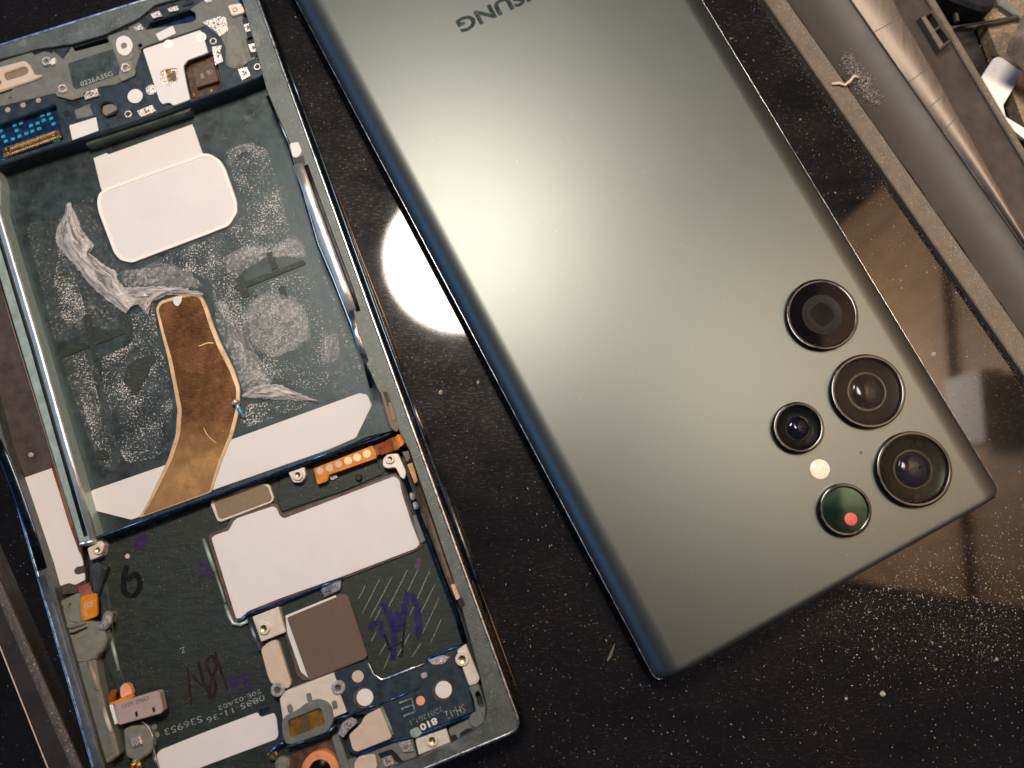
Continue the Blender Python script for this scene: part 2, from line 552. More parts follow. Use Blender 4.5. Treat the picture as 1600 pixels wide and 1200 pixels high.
def stroke(name, pts, width, z, m, parent=None, smooth=True, thick=.02, taper=True):
    """a flat ribbon of ink or a scored line following pixels pts at height z"""
    q = [U(p[0], p[1], z) for p in pts]
    if smooth:
        q = spline(q)
    verts, faces = [], []
    n = len(q)
    for i, p in enumerate(q):
        p.z += i * .0006
    for i, p in enumerate(q):
        d = q[min(n - 1, i + 1)] - q[max(0, i - 1)]
        d.z = 0
        d.normalize()
        s = Vector((-d.y, d.x, 0))
        e = min(1.0, .55 + min(i, n - 1 - i) * .25) if taper else 1.0
        hw = width / 2 * e * (1 + .18 * noise.noise(p * .9))
        verts += [p + s * hw, p - s * hw, p + s * hw - Vector((0, 0, thick)), p - s * hw - Vector((0, 0, thick))]
    for i in range(n - 1):
        a, b = i * 4, i * 4 + 4
        faces += [(a, a + 1, b + 1, b), (a, b, b + 2, a + 2), (a + 1, a + 3, b + 3, b + 1)]
    return mesh(name, verts, faces, m, parent)

def tube(name, pts3, r, m, parent=None, n=10, flat=1.0):
    """round bar through 3D points (mm)"""
    verts, faces = [], []
    P = [Vector(p) for p in pts3]
    for i, p in enumerate(P):
        d = (P[min(len(P) - 1, i + 1)] - P[max(0, i - 1)]).normalized()
        s = d.cross(Vector((0, 0, 1))).normalized()
        u = s.cross(d).normalized()
        rr = r[i] if isinstance(r, (list, tuple)) else r
        for k in range(n):
            a = 2 * math.pi * k / n
            verts.append(p + s * math.cos(a) * rr + u * math.sin(a) * rr * flat)
    for i in range(len(P) - 1):
        for k in range(n):
            j = (k + 1) % n
            faces.append((i * n + k, i * n + j, (i + 1) * n + j, (i + 1) * n + k))
    faces.append(tuple(range(n)))
    faces.append(tuple((len(P) - 1) * n + k for k in range(n)))
    return mesh(name, verts, faces, m, parent, smooth=True)

def bar(name, pts, z, rpx, m, parent=None, flat=1.0, n=12):
    return tube(name, [U(p[0], p[1], z) for p in pts], rpx * MM, m, parent, n, flat)

def strip_surface(name, left, right, zf, m, parent=None, nu=14, nv=60):
    """a wrinkled sheet between two polylines (photo pixels); zf(u, v, x, y) is its height"""
    def at(poly, t):
        L = [0.0]
        for i in range(1, len(poly)):
            L.append(L[-1] + math.dist(poly[i], poly[i - 1]))
        t *= L[-1]
        for i in range(1, len(poly)):
            if t <= L[i] + 1e-9:
                k = (t - L[i - 1]) / max(1e-9, L[i] - L[i - 1])
                return (poly[i - 1][0] * (1 - k) + poly[i][0] * k, poly[i - 1][1] * (1 - k) + poly[i][1] * k)
        return poly[-1]
    verts, faces = [], []
    for j in range(nv + 1):
        a, b = at(left, j / nv), at(right, j / nv)
        for i in range(nu + 1):
            t = i / nu
            x, y = a[0] * (1 - t) + b[0] * t, a[1] * (1 - t) + b[1] * t
            if i in (0, nu):
                x += 2.2 * noise.noise(Vector((x * .35, y * .35, 3)))
                y += 2.2 * noise.noise(Vector((x * .35, y * .35, 8)))
            verts.append(U(x, y, zf(t, j / nv, x, y)))
    for j in range(nv):
        for i in range(nu):
            a = j * (nu + 1) + i
            faces.append((a, a + 1, a + nu + 2, a + nu + 1))
    o = mesh(name, verts, faces, m, parent, smooth=True)
    uv = o.data.uv_layers.new(name='UVMap')
    for lp in o.data.loops:
        i = lp.vertex_index
        uv.data[lp.index].uv = ((i % (nu + 1)) / nu, (i // (nu + 1)) / nv)
    return o

def text(name, s, p0, p1, hpx, z, m, parent=None, bold=0.0, align='CENTER', thick=.02, squeeze=1.0):
    """lettering whose baseline runs from pixel p0 to pixel p1 (reading direction), cap height hpx pixels"""
    a, b = U(p0[0], p0[1], z), U(p1[0], p1[1], z)
    cu = bpy.data.curves.new(name, 'FONT')
    cu.body = s
    cu.size = 1.0
    cu.offset = bold
    cu.resolution_u = 3
    cu.extrude = 0.0
    tmp = bpy.data.objects.new(name + '_tmp', cu)
    scene.collection.objects.link(tmp)
    dg = bpy.context.evaluated_depsgraph_get()
    me0 = bpy.data.meshes.new_from_object(tmp.evaluated_get(dg))
    vs_ = [v.co.copy() for v in me0.vertices]
    fs = [tuple(p.vertices) for p in me0.polygons]
    bpy.data.objects.remove(tmp, do_unlink=True)
    bpy.data.meshes.remove(me0)
    x0, x1 = min(v.x for v in vs_), max(v.x for v in vs_)
    h = max(v.y for v in vs_) or 1
    d = (b - a); L = d.length; d.normalize()
    up_ = Vector((-d.y, d.x, 0))
    hm = hpx * MM
    out = []
    for v in vs_:
        out.append(a + d * ((v.x - x0) / (x1 - x0) * L) + up_ * (v.y / h * hm))
    return mesh(name, out, fs, m, parent)

def resid(name, pts, z, m, parent, r=3):
    return prism(name, pts, z - .015, z, m, parent, r=r, bevel=0)

# ================================================================== the setting
def struct(o):
    o['kind'] = 'structure'
    return o
OFF = Vector((0, 0, 0))
gl = [(-1400, -1500), (1195 - 1500 * .692, -1500), (1195, 0), (1407, 300), (1600, 585), (1600 + 1500 * .66, 585 + 1500), (1600, 2600), (-1400, 2600)]
top = struct(prism('tabletop', gl, -3, 0, 'black_glass', None, bevel=.0))
bench = struct(mesh('bench', [tuple(U(x, y, -6)) for x, y in ((-1600, 2800), (3600, 2800), (3600, -1700), (-1600, -1700))], [(0, 1, 2, 3)], 'bench_dark'))

# ------------------------------------------------------------------ work lamp (its bright disc mirrors in the black glass)
lamp = thing('work_lamp', 'round white work lamp whose disc mirrors in the black glass', 'lamp', LAMP)
lathe('lamp_head', LAMP, [(LAMP_R * 1.02, LAMP.z - 1), (LAMP_R * 1.10, LAMP.z - 1), (LAMP_R * 1.10, LAMP.z + 10), (LAMP_R * .7, LAMP.z + 38), (LAMP_R * .3, LAMP.z + 45)], 'lamp_shell', lamp, 48)

# ------------------------------------------------------------------ wooden cabinet side to the right of the bench: seen only as a brown mirror image in the black glass
WX = 205.0
def mirror_y(px, py):                       # where the mirrored view through this pixel meets the plane x = WX
    h = U(px, py, 0); d = h - CAM
    t = (WX - h.x) / d.x
    return h.y + d.y * t, -d.z * t
ya, yb = mirror_y(1480, 930)[0], mirror_y(1480, 200)[0]
cab = thing('wooden_cabinet', 'brown wooden cabinet side mirrored in the black glass at right', 'cabinet', (WX + 10, (ya + yb) / 2, -6))
def box(name, x0, x1, y0, y1, z0, z1, m, parent):
    v = [(x, y, z) for z in (z0, z1) for y in (y0, y1) for x in (x0, x1)]
    return mesh(name, v, [(0, 2, 3, 1), (4, 5, 7, 6), (0, 1, 5, 4), (2, 6, 7, 3), (0, 4, 6, 2), (1, 3, 7, 5)], m, parent)
box('side_panel', WX, WX + 18, ya, yb, -6, 420, 'wood', cab)
box('shelf_edge', WX - 4, WX, ya, yb, 225, 236, 'wood', cab)
y3, z3 = mirror_y(1560, 640)
wb_ = thing('white_box', 'white carton hung on the cabinet side, blurred in the mirror image', 'carton', (WX - 14, y3, 0))
box('carton_body', WX - 14, WX - 4.2, y3 - 15, y3 + 15, z3 - 14, z3 + 16, 'card', wb_)

# ================================================================== assembled phone, back glass up
BL, BR = U(1026, 1066, 5.5), U(1563, 769, 5.5)
ax = (BR - BL); ax.z = 0; PW = ax.length; ax.normalize()
ay = Vector((-ax.y, ax.x, 0))
PL = 163.3
pc = (BL + BR) / 2 + ay * (PL / 2)
pc.z = 0
phone = thing('phone', 'assembled dark green phone lying face down with five rear lenses', 'phone', pc)
hw0 = PW / 2
ZT = 8.6
def prof_glass():
    out = []
    for k in range(0, 33):
        u = -1 + 2 * k / 32
        out.append(u)
    return out
def glass_z(e):                           # e = distance in from the long edge, mm
    c = 5.0
    if e >= c: return ZT
    return ZT - (5.6 - math.sqrt(31.36 - (c - e) ** 2))
def endcut(v, r=1.7):
    d = PL / 2 - abs(v)
    return r - math.sqrt(max(0, r * r - (r - d) ** 2)) if d < r else 0.0
vsamp = [-PL / 2 + .15 * k * k / 2 for k in range(0, 7)]
vsamp = sorted(set([round(-PL / 2 + x, 4) for x in (0, .05, .2, .45, .8, 1.3, 2, 3.2)] + [round(PL / 2 - x, 4) for x in (0, .05, .2, .45, .8, 1.3, 2, 3.2)] + [-PL / 4, 0, PL / 4]))
def loft(name, us, m, parent, endz=0.35):
    """us: list of (edge_side, inset, z): cross-section from the left long edge to the right one"""
    verts, faces = [], []
    for v in vsamp:
        ec = endcut(v)
        d = PL / 2 - abs(v)
        drop = endz * max(0, 1 - d / .8) ** 2
        for side, ins, z in us:
            x = side * (hw0 - ec - ins) if side else 0
            p = pc + ax * x + ay * v
            verts.append((p.x, p.y, z - drop))
    n = len(us)
    for j in range(len(vsamp) - 1):
        for i in range(n - 1):
            a = j * n + i
            faces.append((a, a + 1, a + n + 1, a + n))
    return mesh(name, verts, faces, m, parent, smooth=True)
ins = [0, .08, .2, .4, .7, 1.1, 1.6, 2.2, 2.9, 3.6, 4.2, 4.6, 4.85, 5.0, 5.2, 9, 15, 25]
cs = [(-1, e, glass_z(e)) for e in ins] + [(0, 0, ZT)] + [(1, e, glass_z(e)) for e in reversed(ins)]
glass = loft('back_glass', cs, 'back_glass', phone)
# side frame: bulging metal band below the glass edge, closed ends
def band(name, rows, m, parent):
    """closed loops round the phone: rows of (inset, z)"""
    def loop(i):
        r = 1.7
        hx, hy = hw0 - i, PL / 2 - i * .35
        pts = []
        for sx, sy, a0 in ((1, 1, 0), (-1, 1, 90), (-1, -1, 180), (1, -1, 270)):
            for k in range(9):
                a = R(a0 + k * 11.25)
                pts.append((sx * (hx - r) + r * math.cos(a), sy * (hy - r) + r * math.sin(a)))
        return pts
    verts, faces = [], []
    n = 36
    for i, z in rows:
        for x, y in loop(i):
            p = pc + ax * x + ay * y
            verts.append((p.x, p.y, z))
    for k in range(len(rows) - 1):
        for i in range(n):
            j = (i + 1) % n
            faces.append((k * n + i, k * n + j, (k + 1) * n + j, (k + 1) * n + i))
    return mesh(name, verts, faces, m, parent, smooth=True)
gz = glass_z(0)
band('edge_trim', [(.10, gz - .55), (-.10, gz - .45), (-.16, gz - .2), (-.10, gz + .02), (.02, gz + .06), (.10, gz - .02)], 'phone_edge', phone)
band('side_frame', [(3.0, .25), (1.2, .25), (.1, 1.2), (-.55, 2.4), (-.75, 3.5), (-.62, 4.4), (-.25, gz - .6), (-.05, gz - .42)], 'phone_side', phone)
band('screen_glass', [(6, 0.02), (3.2, .02), (2.8, .26)], 'black_glass', phone)
# end closure under the glass at both short ends
for sg in (-1, 1):
    y = sg * (PL / 2 - .02)
    rows = [(-hw0 + 1.8, y), (hw0 - 1.8, y)]
    vv = []
    for k in range(17):
        x = -hw0 + 1.8 + (2 * hw0 - 3.6) * k / 16
        e = hw0 - abs(x)
        p = pc + ax * x + ay * y
        vv += [(p.x, p.y, gz - .3), (p.x, p.y, glass_z(e) - .36)]
    ff = [(2 * k, 2 * k + 2, 2 * k + 3, 2 * k + 1) for k in range(16)]
    mesh('end_frame', vv, ff, 'phone_edge', phone)

def lens_cluster(px, py, rpx, kind):
    zc = ZT
    c = U(px, py, zc + 1.4)
    r = rpx * MM * (1 - 10 / DIST)
    h = 1.5
    ring = lathe('camera_lens', c, [(r + .12, zc - .05), (r + .12, zc + h - .35), (r - .05, zc + h - .05), (r - .3, zc + h), (r - .62, zc + h - .06), (r - .70, zc + h - .3), (r - .74, zc + .02)], 'lens_ring', phone, 64)
    ri = r - .66
    if kind == 'periscope':
        lathe('lens_cover', c, [(ri, zc + h - .5), (ri, zc + h - .18), (.0001, zc + h - .16)], 'lens_dark_cover', ring, 48)
        lathe('inner_ring', c, [(ri * .62, zc + h - .16), (ri * .62, zc + h - .155), (ri * .60, zc + h - .15), (ri * .59, zc + h - .16)], 'lens_window', ring, 48)
        # rounded prism window
        q = [(-.40, -.44), (.40, -.44), (.40, .44), (-.40, .44)]
        a = math.atan2(ay.y, ay.x) - math.pi / 2 + .22
        ca, sa = math.cos(a), math.sin(a)
        for s_, nm, mt, dz in ((1.0, 'prism_window_frame', 'lens_window', .015), (.78, 'prism_window', 'lens_black', .025)):
            pts = fillet([(x * ri * s_, y * ri * s_) for x, y in q], ri * .25, 6)
            lp = [(c.x + x * ca - y * sa, c.y + x * sa + y * ca) for x, y in pts]
            prism_loops(nm, [lp], zc + h - .17, zc + h - .16 + dz, mt, ring, bevel=.01)
    elif kind == 'laser':
        lathe('mirror_disc', c, [(ri, zc + .3), (ri, zc + h - .32), (ri * .5, zc + h - .22), (.0001, zc + h - .18)], 'lens_green', ring, 48)
        cc = U(1330, 811, zc + h)
        lathe('laser_window', cc, [(1.2, zc + h - .3), (1.2, zc + h - .12), (1.05, zc + h - .08), (.0001, zc + h - .06)], 'laser_red', ring, 24)
    else:
        lathe('barrel', c, [(ri + .02, zc + h - .4), (ri * .96, zc + .5), (ri * .70, zc + .22), (ri * .52, zc + .30), (ri * .52, zc + .55), (ri * .46, zc + .58), (ri * .46, zc + .1), (.0001, zc + .1)],
              {'main': 'lens_black', 'wide': 'lens_black', 'small': 'lens_black'}[kind], ring, 56)
        if kind == 'main':
            lathe('reflector_ring', c, [(ri * .95, zc + .56), (ri * .80, zc + .34)], 'lens_olive', ring, 56)
        lathe('inner_lens', c, [(ri * .47, zc + .35)] + [(ri * .47 * math.cos(R(a)), zc + .35 + .55 * math.sin(R(a))) for a in (15, 30, 45, 60, 75, 89.9)], 'lens_blue' if kind != 'wide' else 'lens_iris', ring, 40)
        lathe('iris_ring', c, [(ri * .60, zc + .40), (ri * .58, zc + .62), (ri * .53, zc + .62), (ri * .52, zc + .4)], 'lens_ring', ring, 48)
        lathe('lens_cover', c, [(.0001, zc + h - .36), (ri, zc + h - .36), (ri, zc + h - .18), (.0001, zc + h - .18)], 'lens_cover', ring, 48)
    return ring
lens_cluster(1285, 491, 57, 'periscope')
lens_cluster(1357, 611, 58, 'wide')
lens_cluster(1429, 733, 58, 'main')
lens_cluster(1248, 668, 39.5, 'small')
lens_cluster(1321, 797, 40, 'laser')
c = U(1281, 733, ZT)
lathe('flash', c, [(1.9, ZT - .05), (1.9, ZT + .06), (1.75, ZT + .09), (.0001, ZT + .1)], 'flash', phone, 32)
c = U(1345, 707, ZT)
lathe('microphone_hole', c, [(.32, ZT - .02), (.32, ZT + .012), (.0001, ZT + .012)], 'logo', phone, 16)
text('logo', 'SAMSUNG', (884, -48), (711, 33), 24, ZT + .02, 'logo', phone, bold=.035)

# ================================================================== opened phone chassis
ZR, ZP, ZB, ZL, ZC = 7.4, 6.5, 2.0, 3.0, 5.0
OUT = [(-169, 121), (386, -54), (818, 1141), (199, 1396)]
fc = sum((U(x, y, 0) for x, y in OUT), Vector()) / 4
fc.z = 0
fr = thing('phone_chassis', 'opened dark green phone chassis without battery, bare boards and white pads showing', 'phone chassis', fc)
outl = loops_world(OUT, ZR, 24)[0]
INN = [(-150, 140), (0, 92), (60, 76), (114, 68), (165, 53), (217, 28), (240, 8), (330, -18), (374, -14), (395, 60), (416, 140), (448, 216), (496, 378), (520, 434),
       (568, 560), (588, 604), (640, 705), (716, 930), (750, 1057), (761, 1108), (757, 1128), (741, 1142), (703, 1163), (653, 1185), (600, 1206), (222, 1362), (206, 1350),
       (160, 1190), (72, 878), (27, 745), (10, 700), (-90, 330)]
inl = loops_world(INN, ZR, 3)[0]; inl.reverse()
# screen under it, side wall as a loft, matte rim on top
prism_loops('screen_glass', [offset(outl, .35)], .02, .9, 'black_glass', fr, bevel=.12)
def ring_loft(name, base, rows, m, parent):
    verts, faces = [], []
    n = len(base)
    for d, z in rows:
        verts += [(x, y, z) for x, y in (offset(base, d) if d else base)]
    for k in range(len(rows) - 1):
        for i in range(n):
            j = (i + 1) % n
            faces.append((k * n + i, k * n + j, (k + 1) * n + j, (k + 1) * n + i))
    return mesh(name, verts, faces, m, parent, smooth=True)
side = ring_loft('side_frame', outl, [(.45, .9), (.0, 1.2), (-.55, 2.2), (-.75, 3.6), (-.6, 5.0), (-.2, 6.4), (.0, 6.9)], 'side_metal', fr)
ring_loft('polished_edge', outl, [(.0, 6.88), (-.04, 7.0), (.05, 7.3), (.22, ZR), (.42, ZR + .02), (.55, ZR - .04)], 'rim_polish', side)
prism_loops('rim', [offset(outl, .5), inl], ZB - .6, ZR - .08, 'rim', fr, bevel=.12)
prism_loops('midplate', [offset(outl, .8)], .95, ZB, 'bay_floor', fr, bevel=0)

# side keys on the right outer wall
for (x0, y0), (x1, y1) in (((641, 622), (664, 680)), ((692, 758), (744, 905))):
    k = bar('side_key', [(x0, y0), (x0 + (x1 - x0) * .5, y0 + (y1 - y0) * .5), (x1, y1)], 4.2, 3.4, 'rim_polish', fr, flat=1.5)
for pts in ([(522, 288), (560, 390), (600, 492), (627, 566)], [(747, 912), (768, 968), (790, 1028), (806, 1072)]):
    bar('reflection_line', pts, 3.2, .8, 'copper_reflection', fr)  # copper-coloured reflections on the side wall, modelled as thin bars

# ---- upper board block (speaker end)
UP = [(-140, 150), (0, 94), (60, 78), (114, 70), (165, 55), (217, 30), (240, 10), (330, -16), (372, -12), (394, 62), (408, 100), (412, 117), (405, 121), (360, 139), (296, 161), (240, 181), (96, 227), (0, 258), (-120, 300)]
slots = [
    [(105, 90), (116, 81), (170, 67), (165, 59), (113, 75), (103, 81)],          # dark slot over the numbered plate
    [(228, 45), (233, 36), (296, 15), (304, 18), (306, 30), (300, 33)],           # blue slot
    [(0, 194), (86, 164), (98, 218), (5, 248.5), (-30, 259), (-60, 214)],          # connector well
    [(316, 15), (340, 7), (345, 15), (345, 24), (329, 26), (324, 18)],
    [(288, 103), (292, 95), (333, 82), (337, 92), (346, 137), (300, 154), (295, 134)],   # chip well
    [(156, 166), (162, 160), (172, 160), (180, 166), (181, 174), (174, 181), (164, 182), (157, 176)],
]
up_ = prism('upper_board', UP, ZB - .3, ZP, 'blue_board', fr, bevel=.25, holes=slots, r=1.0)
prism('slot_floor', [(95, 96), (175, 70), (168, 48), (92, 74)], ZB - .2, 3.2, 'slot_dark', up_, bevel=0)
prism('slot_floor', [(222, 52), (310, 36), (305, 8), (226, 30)], ZB - .2, 4.6, 'slot_blue', up_, bevel=0)
prism('slot_floor', [(312, 30), (350, 28), (348, 2), (312, 8)], ZB - .2, 4.4, 'brown_recess', up_, bevel=0)
prism('slot_floor', [(146, 190), (188, 180), (184, 148), (146, 150)], ZB - .2, 5.6, 'brown_recess', up_, bevel=0)
well = prism('connector_well', [(-60, 270), (102, 224), (92, 158), (-70, 206)], ZB - .2, 4.8, 'slot_blue', up_, bevel=0)
# grey-green shield over the upper half of the board
SH = [(-140, 152), (0, 96), (38, 84), (58, 77), (84, 80), (98, 92), (112, 72), (117, 80), (170, 66), (168, 56), (190, 48), (218, 34), (228, 46), (300, 34), (306, 30), (305, 20), (296, 14), (330, -8), (370, -8), (388, 60),
      (398, 86), (399, 92), (385, 98), (378, 108), (362, 110), (352, 102), (352, 74), (344, 58), (320, 40), (312, 44), (222, 74), (206, 122), (188, 128), (180, 132), (155, 136), (118, 150), (96, 152), (85, 146), (0, 166), (-130, 206)]
sh = prism('shield_plate', SH, ZP - .2, ZP + .28, 'grey_plastic', fr, bevel=.12, r=2)
ZS = ZP + .28
# speaker with its tan gasket
sp = prism('speaker', [(-40, 118), (0, 104), (37, 94), (45, 99), (54, 117), (64, 116), (66, 119), (52, 125), (0, 142), (-30, 152)], ZS - .1, ZS + .55, 'tan_pad', fr, r=4, bevel=.2,
           holes=[[(5, 115), (35, 104), (41, 105), (44, 111), (40, 116), (12, 125), (8, 124)], [(-30, 130), (-6, 121), (2, 128), (0, 132), (-26, 140)]])
prism('speaker_mesh', [(-34, 146), (48, 118), (42, 98), (-36, 124)], ZS, ZS + .12, 'brown_mesh', sp, bevel=0)
prism('speaker_lip', [(-30, 148), (0, 139), (50, 122), (66, 117), (50, 127), (0, 144), (-28, 154)], ZS, ZS + .3, 'tan_pad', sp, bevel=.05)
# numbered plate
npl = prism('numbered_plate', [(106, 99), (176, 76), (188, 108), (186, 116), (115, 140)], ZS - .05, ZS + .1, 'chassis', fr, bevel=.04)
text('plate_number', '0226A35G', (127, 135), (177, 118), 8, ZS + .13, 'etch_pale', npl)
text('molded_text', 'ZMV180x7C3', (5, 158), (62, 138), 6.5, ZS + .05, 'olive_plastic', sh, bold=.02)
# white pad with a square hole, on a grey seat
prism('pad_seat', [(172, 64), (190, 56), (210, 86), (207, 92), (186, 97), (180, 84)], ZS - .05, ZS + .12, 'olive_plastic', sh, bevel=.05)
prism('round_pad', [(180, 68), (184, 58), (194, 55), (203, 59), (208, 70), (205, 80), (199, 86), (192, 87), (184, 82)], ZS + .1, ZS + .3, 'white_pad', sh, r=4, bevel=.05,
      holes=[[(188, 68), (197, 66), (199, 74), (190, 77)]])
# standing posts with brass holes
def post(px, py, z0, h, r, parent, m='contact', hole=.5, hm='screw_dark'):
    p = disc('screw_post', px, py, r, z0, z0 + h, m, parent, 24, .15, hole=r * hole)
    return p
for x, y, r in ((72, 95, 8), (97, 138, 8), (196, 105, 8.5)):
    post(x, y, ZS - .1, .8, r, sh, 'contact', .5)
prism('boss', [(79, 93), (86, 89), (86, 99), (80, 102)], ZS, ZS + .7, 'white_pad', sh, r=2)
prism('boss_base', [(88, 150), (84, 134), (104, 128), (120, 140), (138, 138), (132, 150), (112, 156)], ZS - .05, ZS + .3, 'olive_plastic', sh, r=2, bevel=.08)
prism('boss_base', [(185, 120), (188, 96), (207, 94), (212, 112), (210, 118), (190, 127)], ZS - .05, ZS + .3, 'olive_plastic', sh, r=2, bevel=.08)
# spring contacts: bright little plates with a dark mark
def contact(pts, z, parent, mark=True, h=.3):
    o = prism('spring_contact', pts, z - .1, z + h, 'contact', parent, r=1.5, bevel=.08)
    if mark:
        cx = sum(p[0] for p in pts) / len(pts); cy = sum(p[1] for p in pts) / len(pts)
        k = .42
        for dx, dy in ((-.3, -.3), (.35, -.1), (-.05, .4)):
            sx = max(p[0] for p in pts) - cx; sy = max(p[1] for p in pts) - cy
            x, y = cx + dx * sx * .55, cy + dy * sy * .55
            prism('contact_mark', [(x - 1.7, y - 1.2), (x + 1.5, y - 2.0), (x + 1.9, y + 1.1), (x - 1.2, y + 1.9)], z, z + h + .03, 'contact_mark', o, bevel=0)
    return o
contact([(129, 145), (152, 137), (155, 149), (133, 156)], ZS, fr)
contact([(213, 173), (238, 163), (244, 174), (220, 183)], ZP, fr)
contact([(314, 35), (326, 31), (341, 25), (353, 26), (357, 47), (343, 58), (336, 48), (325, 41)], ZS, fr)
contact([(330, 73), (347, 70), (344, 78), (349, 96), (336, 102)], ZP, fr)
contact([(380, 38), (392, 35), (395, 47), (384, 51)], ZS, fr)
contact([(387, 69), (401, 66), (406, 80), (392, 82)], ZS, fr)
contact([(371, 108), (386, 104), (392, 118), (378, 126)], ZP, fr)
for pts in ([(234, 21), (249, 16), (254, 25), (239, 29)], [(261, 13), (277, 8), (280, 16), (264, 19)], [(208, 43), (220, 37), (225, 45), (212, 49)], [(318, 0), (330, -4), (332, 2), (322, 5)]):
    contact(pts, ZS, fr, False, .2)
# corner boss
cb = prism('corner_boss', [(355, 8), (376, 4), (382, 16), (380, 20), (362, 25)], ZS - .1, ZS + .8, 'cream_metal', fr, r=4, bevel=.15)
disc('brass_hole', 367, 15, 4.2, ZS + .5, ZS + .86, 'gold', cb, 20, .05, hole=2.8)
for pts in ([(356, 42), (366, 39), (372, 43), (388, 98), (380, 102), (360, 106), (352, 92)],):
    prism('raised_arm', pts, ZS - .05, ZS + .2, 'olive_plastic', sh, r=5, bevel=.1)
ring = disc('round_seat', 366, 95, 13.5, ZS - .1, ZS + .3, 'grey_plastic', fr, 36, .12)
disc('inner_seat', 366, 95, 9.5, ZS, ZS + .42, 'olive_plastic', ring, 32, .08)
for pts in ([(378, 30), (396, 25), (404, 58), (388, 63)], [(384, 60), (404, 54), (410, 84), (392, 90)]):
    prism('pocket', pts, ZS - .1, ZS + .03, 'slot_dark', sh, r=1, bevel=0)
for x, y, r in ((402, 104, 6), (333, 64, 6), (200, 178, 6)):
    p = disc('screw_hole', x, y, r, ZP - .1, ZP + .22, 'contact', fr, 22, .08, hole=r * .66)
disc('dark_hole', 104, 177, 5.5, ZP - .1, ZP + .02, 'slot_dark', fr, 18, .005)
for x, y in ((12, 171.5), (36, 164), (60, 156.5)):
    disc('test_point', x, y, 4.2, ZP - .1, ZP + .05, 'pale_print', fr, 18, .01)
disc('white_disc', 211, 150, 12, ZP - .05, ZP + .12, 'white_pad', fr, 32, .03)
disc('half_ring', 236, 140, 9, ZP - .05, ZP + .25, 'contact', fr, 24, .1)
disc('half_ring', 219, 71, 6, ZS - .05, ZS + .25, 'grey_plastic', fr, 24, .1, hole=3.5)
# large white tape
wt = prism('white_tape', [(223, 77), (312, 47), (316, 50), (325, 82), (293, 94), (286, 103), (292, 134), (297, 155), (270, 165), (266, 160), (258, 161), (254, 163), (249, 157)], ZS - .1, ZS + .42, 'white_pad', fr, r=3, bevel=.04,
           holes=[[(250, 112), (258, 108), (276, 106), (279, 114), (277, 128), (266, 136), (256, 132), (250, 126)]])
prism('tape_hole_metal', [(246, 138), (284, 136), (282, 102), (246, 104)], ZS - .1, ZS + .1, 'contact', wt, bevel=0)
prism('brass_clip', [(258, 110), (266, 107), (271, 124), (263, 128)], ZS, ZS + .3, 'gold', wt, r=2)
prism('brass_clip', [(268, 109), (274, 110), (276, 124), (270, 128)], ZS, ZS + .25, 'screw_dark', wt, r=2)
prism('tape_piece', [(243, 53), (270, 40), (275, 52), (249, 64)], ZS - .05, ZS + .3, 'white_pad', fr, r=2, bevel=.03)
disc('tape_bump', 263, 69, 8, ZS + .3, ZS + .46, 'white_pad_edge', wt, 24, .04)
disc('tape_bump', 314, 58, 8.5, ZS + .3, ZS + .46, 'white_pad_edge', wt, 24, .04)
# brown sensor chip
prism('chip_well_floor', [(280, 160), (350, 140), (340, 76), (282, 90)], ZB, 5.4, 'brown_recess', up_, bevel=0)
ch = prism('sensor_chip', [(299, 106), (333, 97), (342, 126), (307, 137)], 5.3, 6.5, 'brown_chip', fr, r=2, bevel=.1)
text('chip_print', '8', (314, 123), (319, 122), 9, 6.53, 'pale_print', ch)
text('chip_print', '8D', (325, 117), (333, 114), 7, 6.53, 'pale_print', ch)
prism('chip_pin', [(328, 139), (332, 138), (334, 147), (330, 148)], 5.4, 5.7, 'gold', ch)
prism('chip_pin', [(301, 147), (304, 146), (305, 151), (302, 152)], 5.4, 5.7, 'gold', ch)
# board connector and its printed pads
cn = prism('board_connector', [(3, 231), (88, 202), (92, 203), (97, 211), (94, 216), (8, 246), (5, 245)], 4.7, 6.1, 'gold', fr, r=2, bevel=.15,
           holes=[[(10, 233), (86, 206), (90, 211), (12, 239)]])
prism('connector_slot', [(6, 244), (94, 214), (90, 204), (4, 232)], 4.7, 5.3, 'brown_recess', cn, bevel=0)
prism('connector_tongue', [(14, 233), (83, 209), (85, 212), (16, 237)], 5.2, 5.9, 'gold', cn, r=1, bevel=.08)
pin = None
for k in range(24):
    x = 16 + 66 * k / 23; y = 230.5 - 24 * k / 23
    for dx, dy in ((0, 0), (2.6, 7.6)):
        q = [(x + dx, y + dy), (x + dx + 1.5, y + dy - .6), (x + dx + 2.2, y + dy + 1.8), (x + dx + .7, y + dy + 2.4)]
        prism('connector_pin', q, 5.3, 6.15, 'copper_edge', cn, bevel=0)
for j in range(3):
    for k in range(8):
        if random.random() < .14: continue
        x = -2 + k * 10.6 + j * 3.6 + random.uniform(-1, 1); y = 203 - k * 3.9 + j * 8.2 + random.uniform(-1, 1)
        if x > 82: continue
        prism('printed_pad', [(x, y), (x + 6.0, y - 2.2), (x + 7.2, y + 2.0), (x + 1.2, y + 4.4)], 4.75, 4.9, 'cyan_print', well, r=1.2, bevel=.02)
for x, y in ((4, 252), (11, 250), (18, 247), (92, 224), (88, 228)):
    prism('printed_pad', [(x - 3, y - 2), (x + 3, y - 4), (x + 4, y + 1), (x - 2, y + 3)], 4.75, 4.95, 'cyan_print', well, r=1, bevel=.02)
prism('paper_label', [(108, 196), (150, 183), (154, 204), (113, 219)], ZP - .05, ZP + .1, 'white_pad', fr, r=1, bevel=.02)
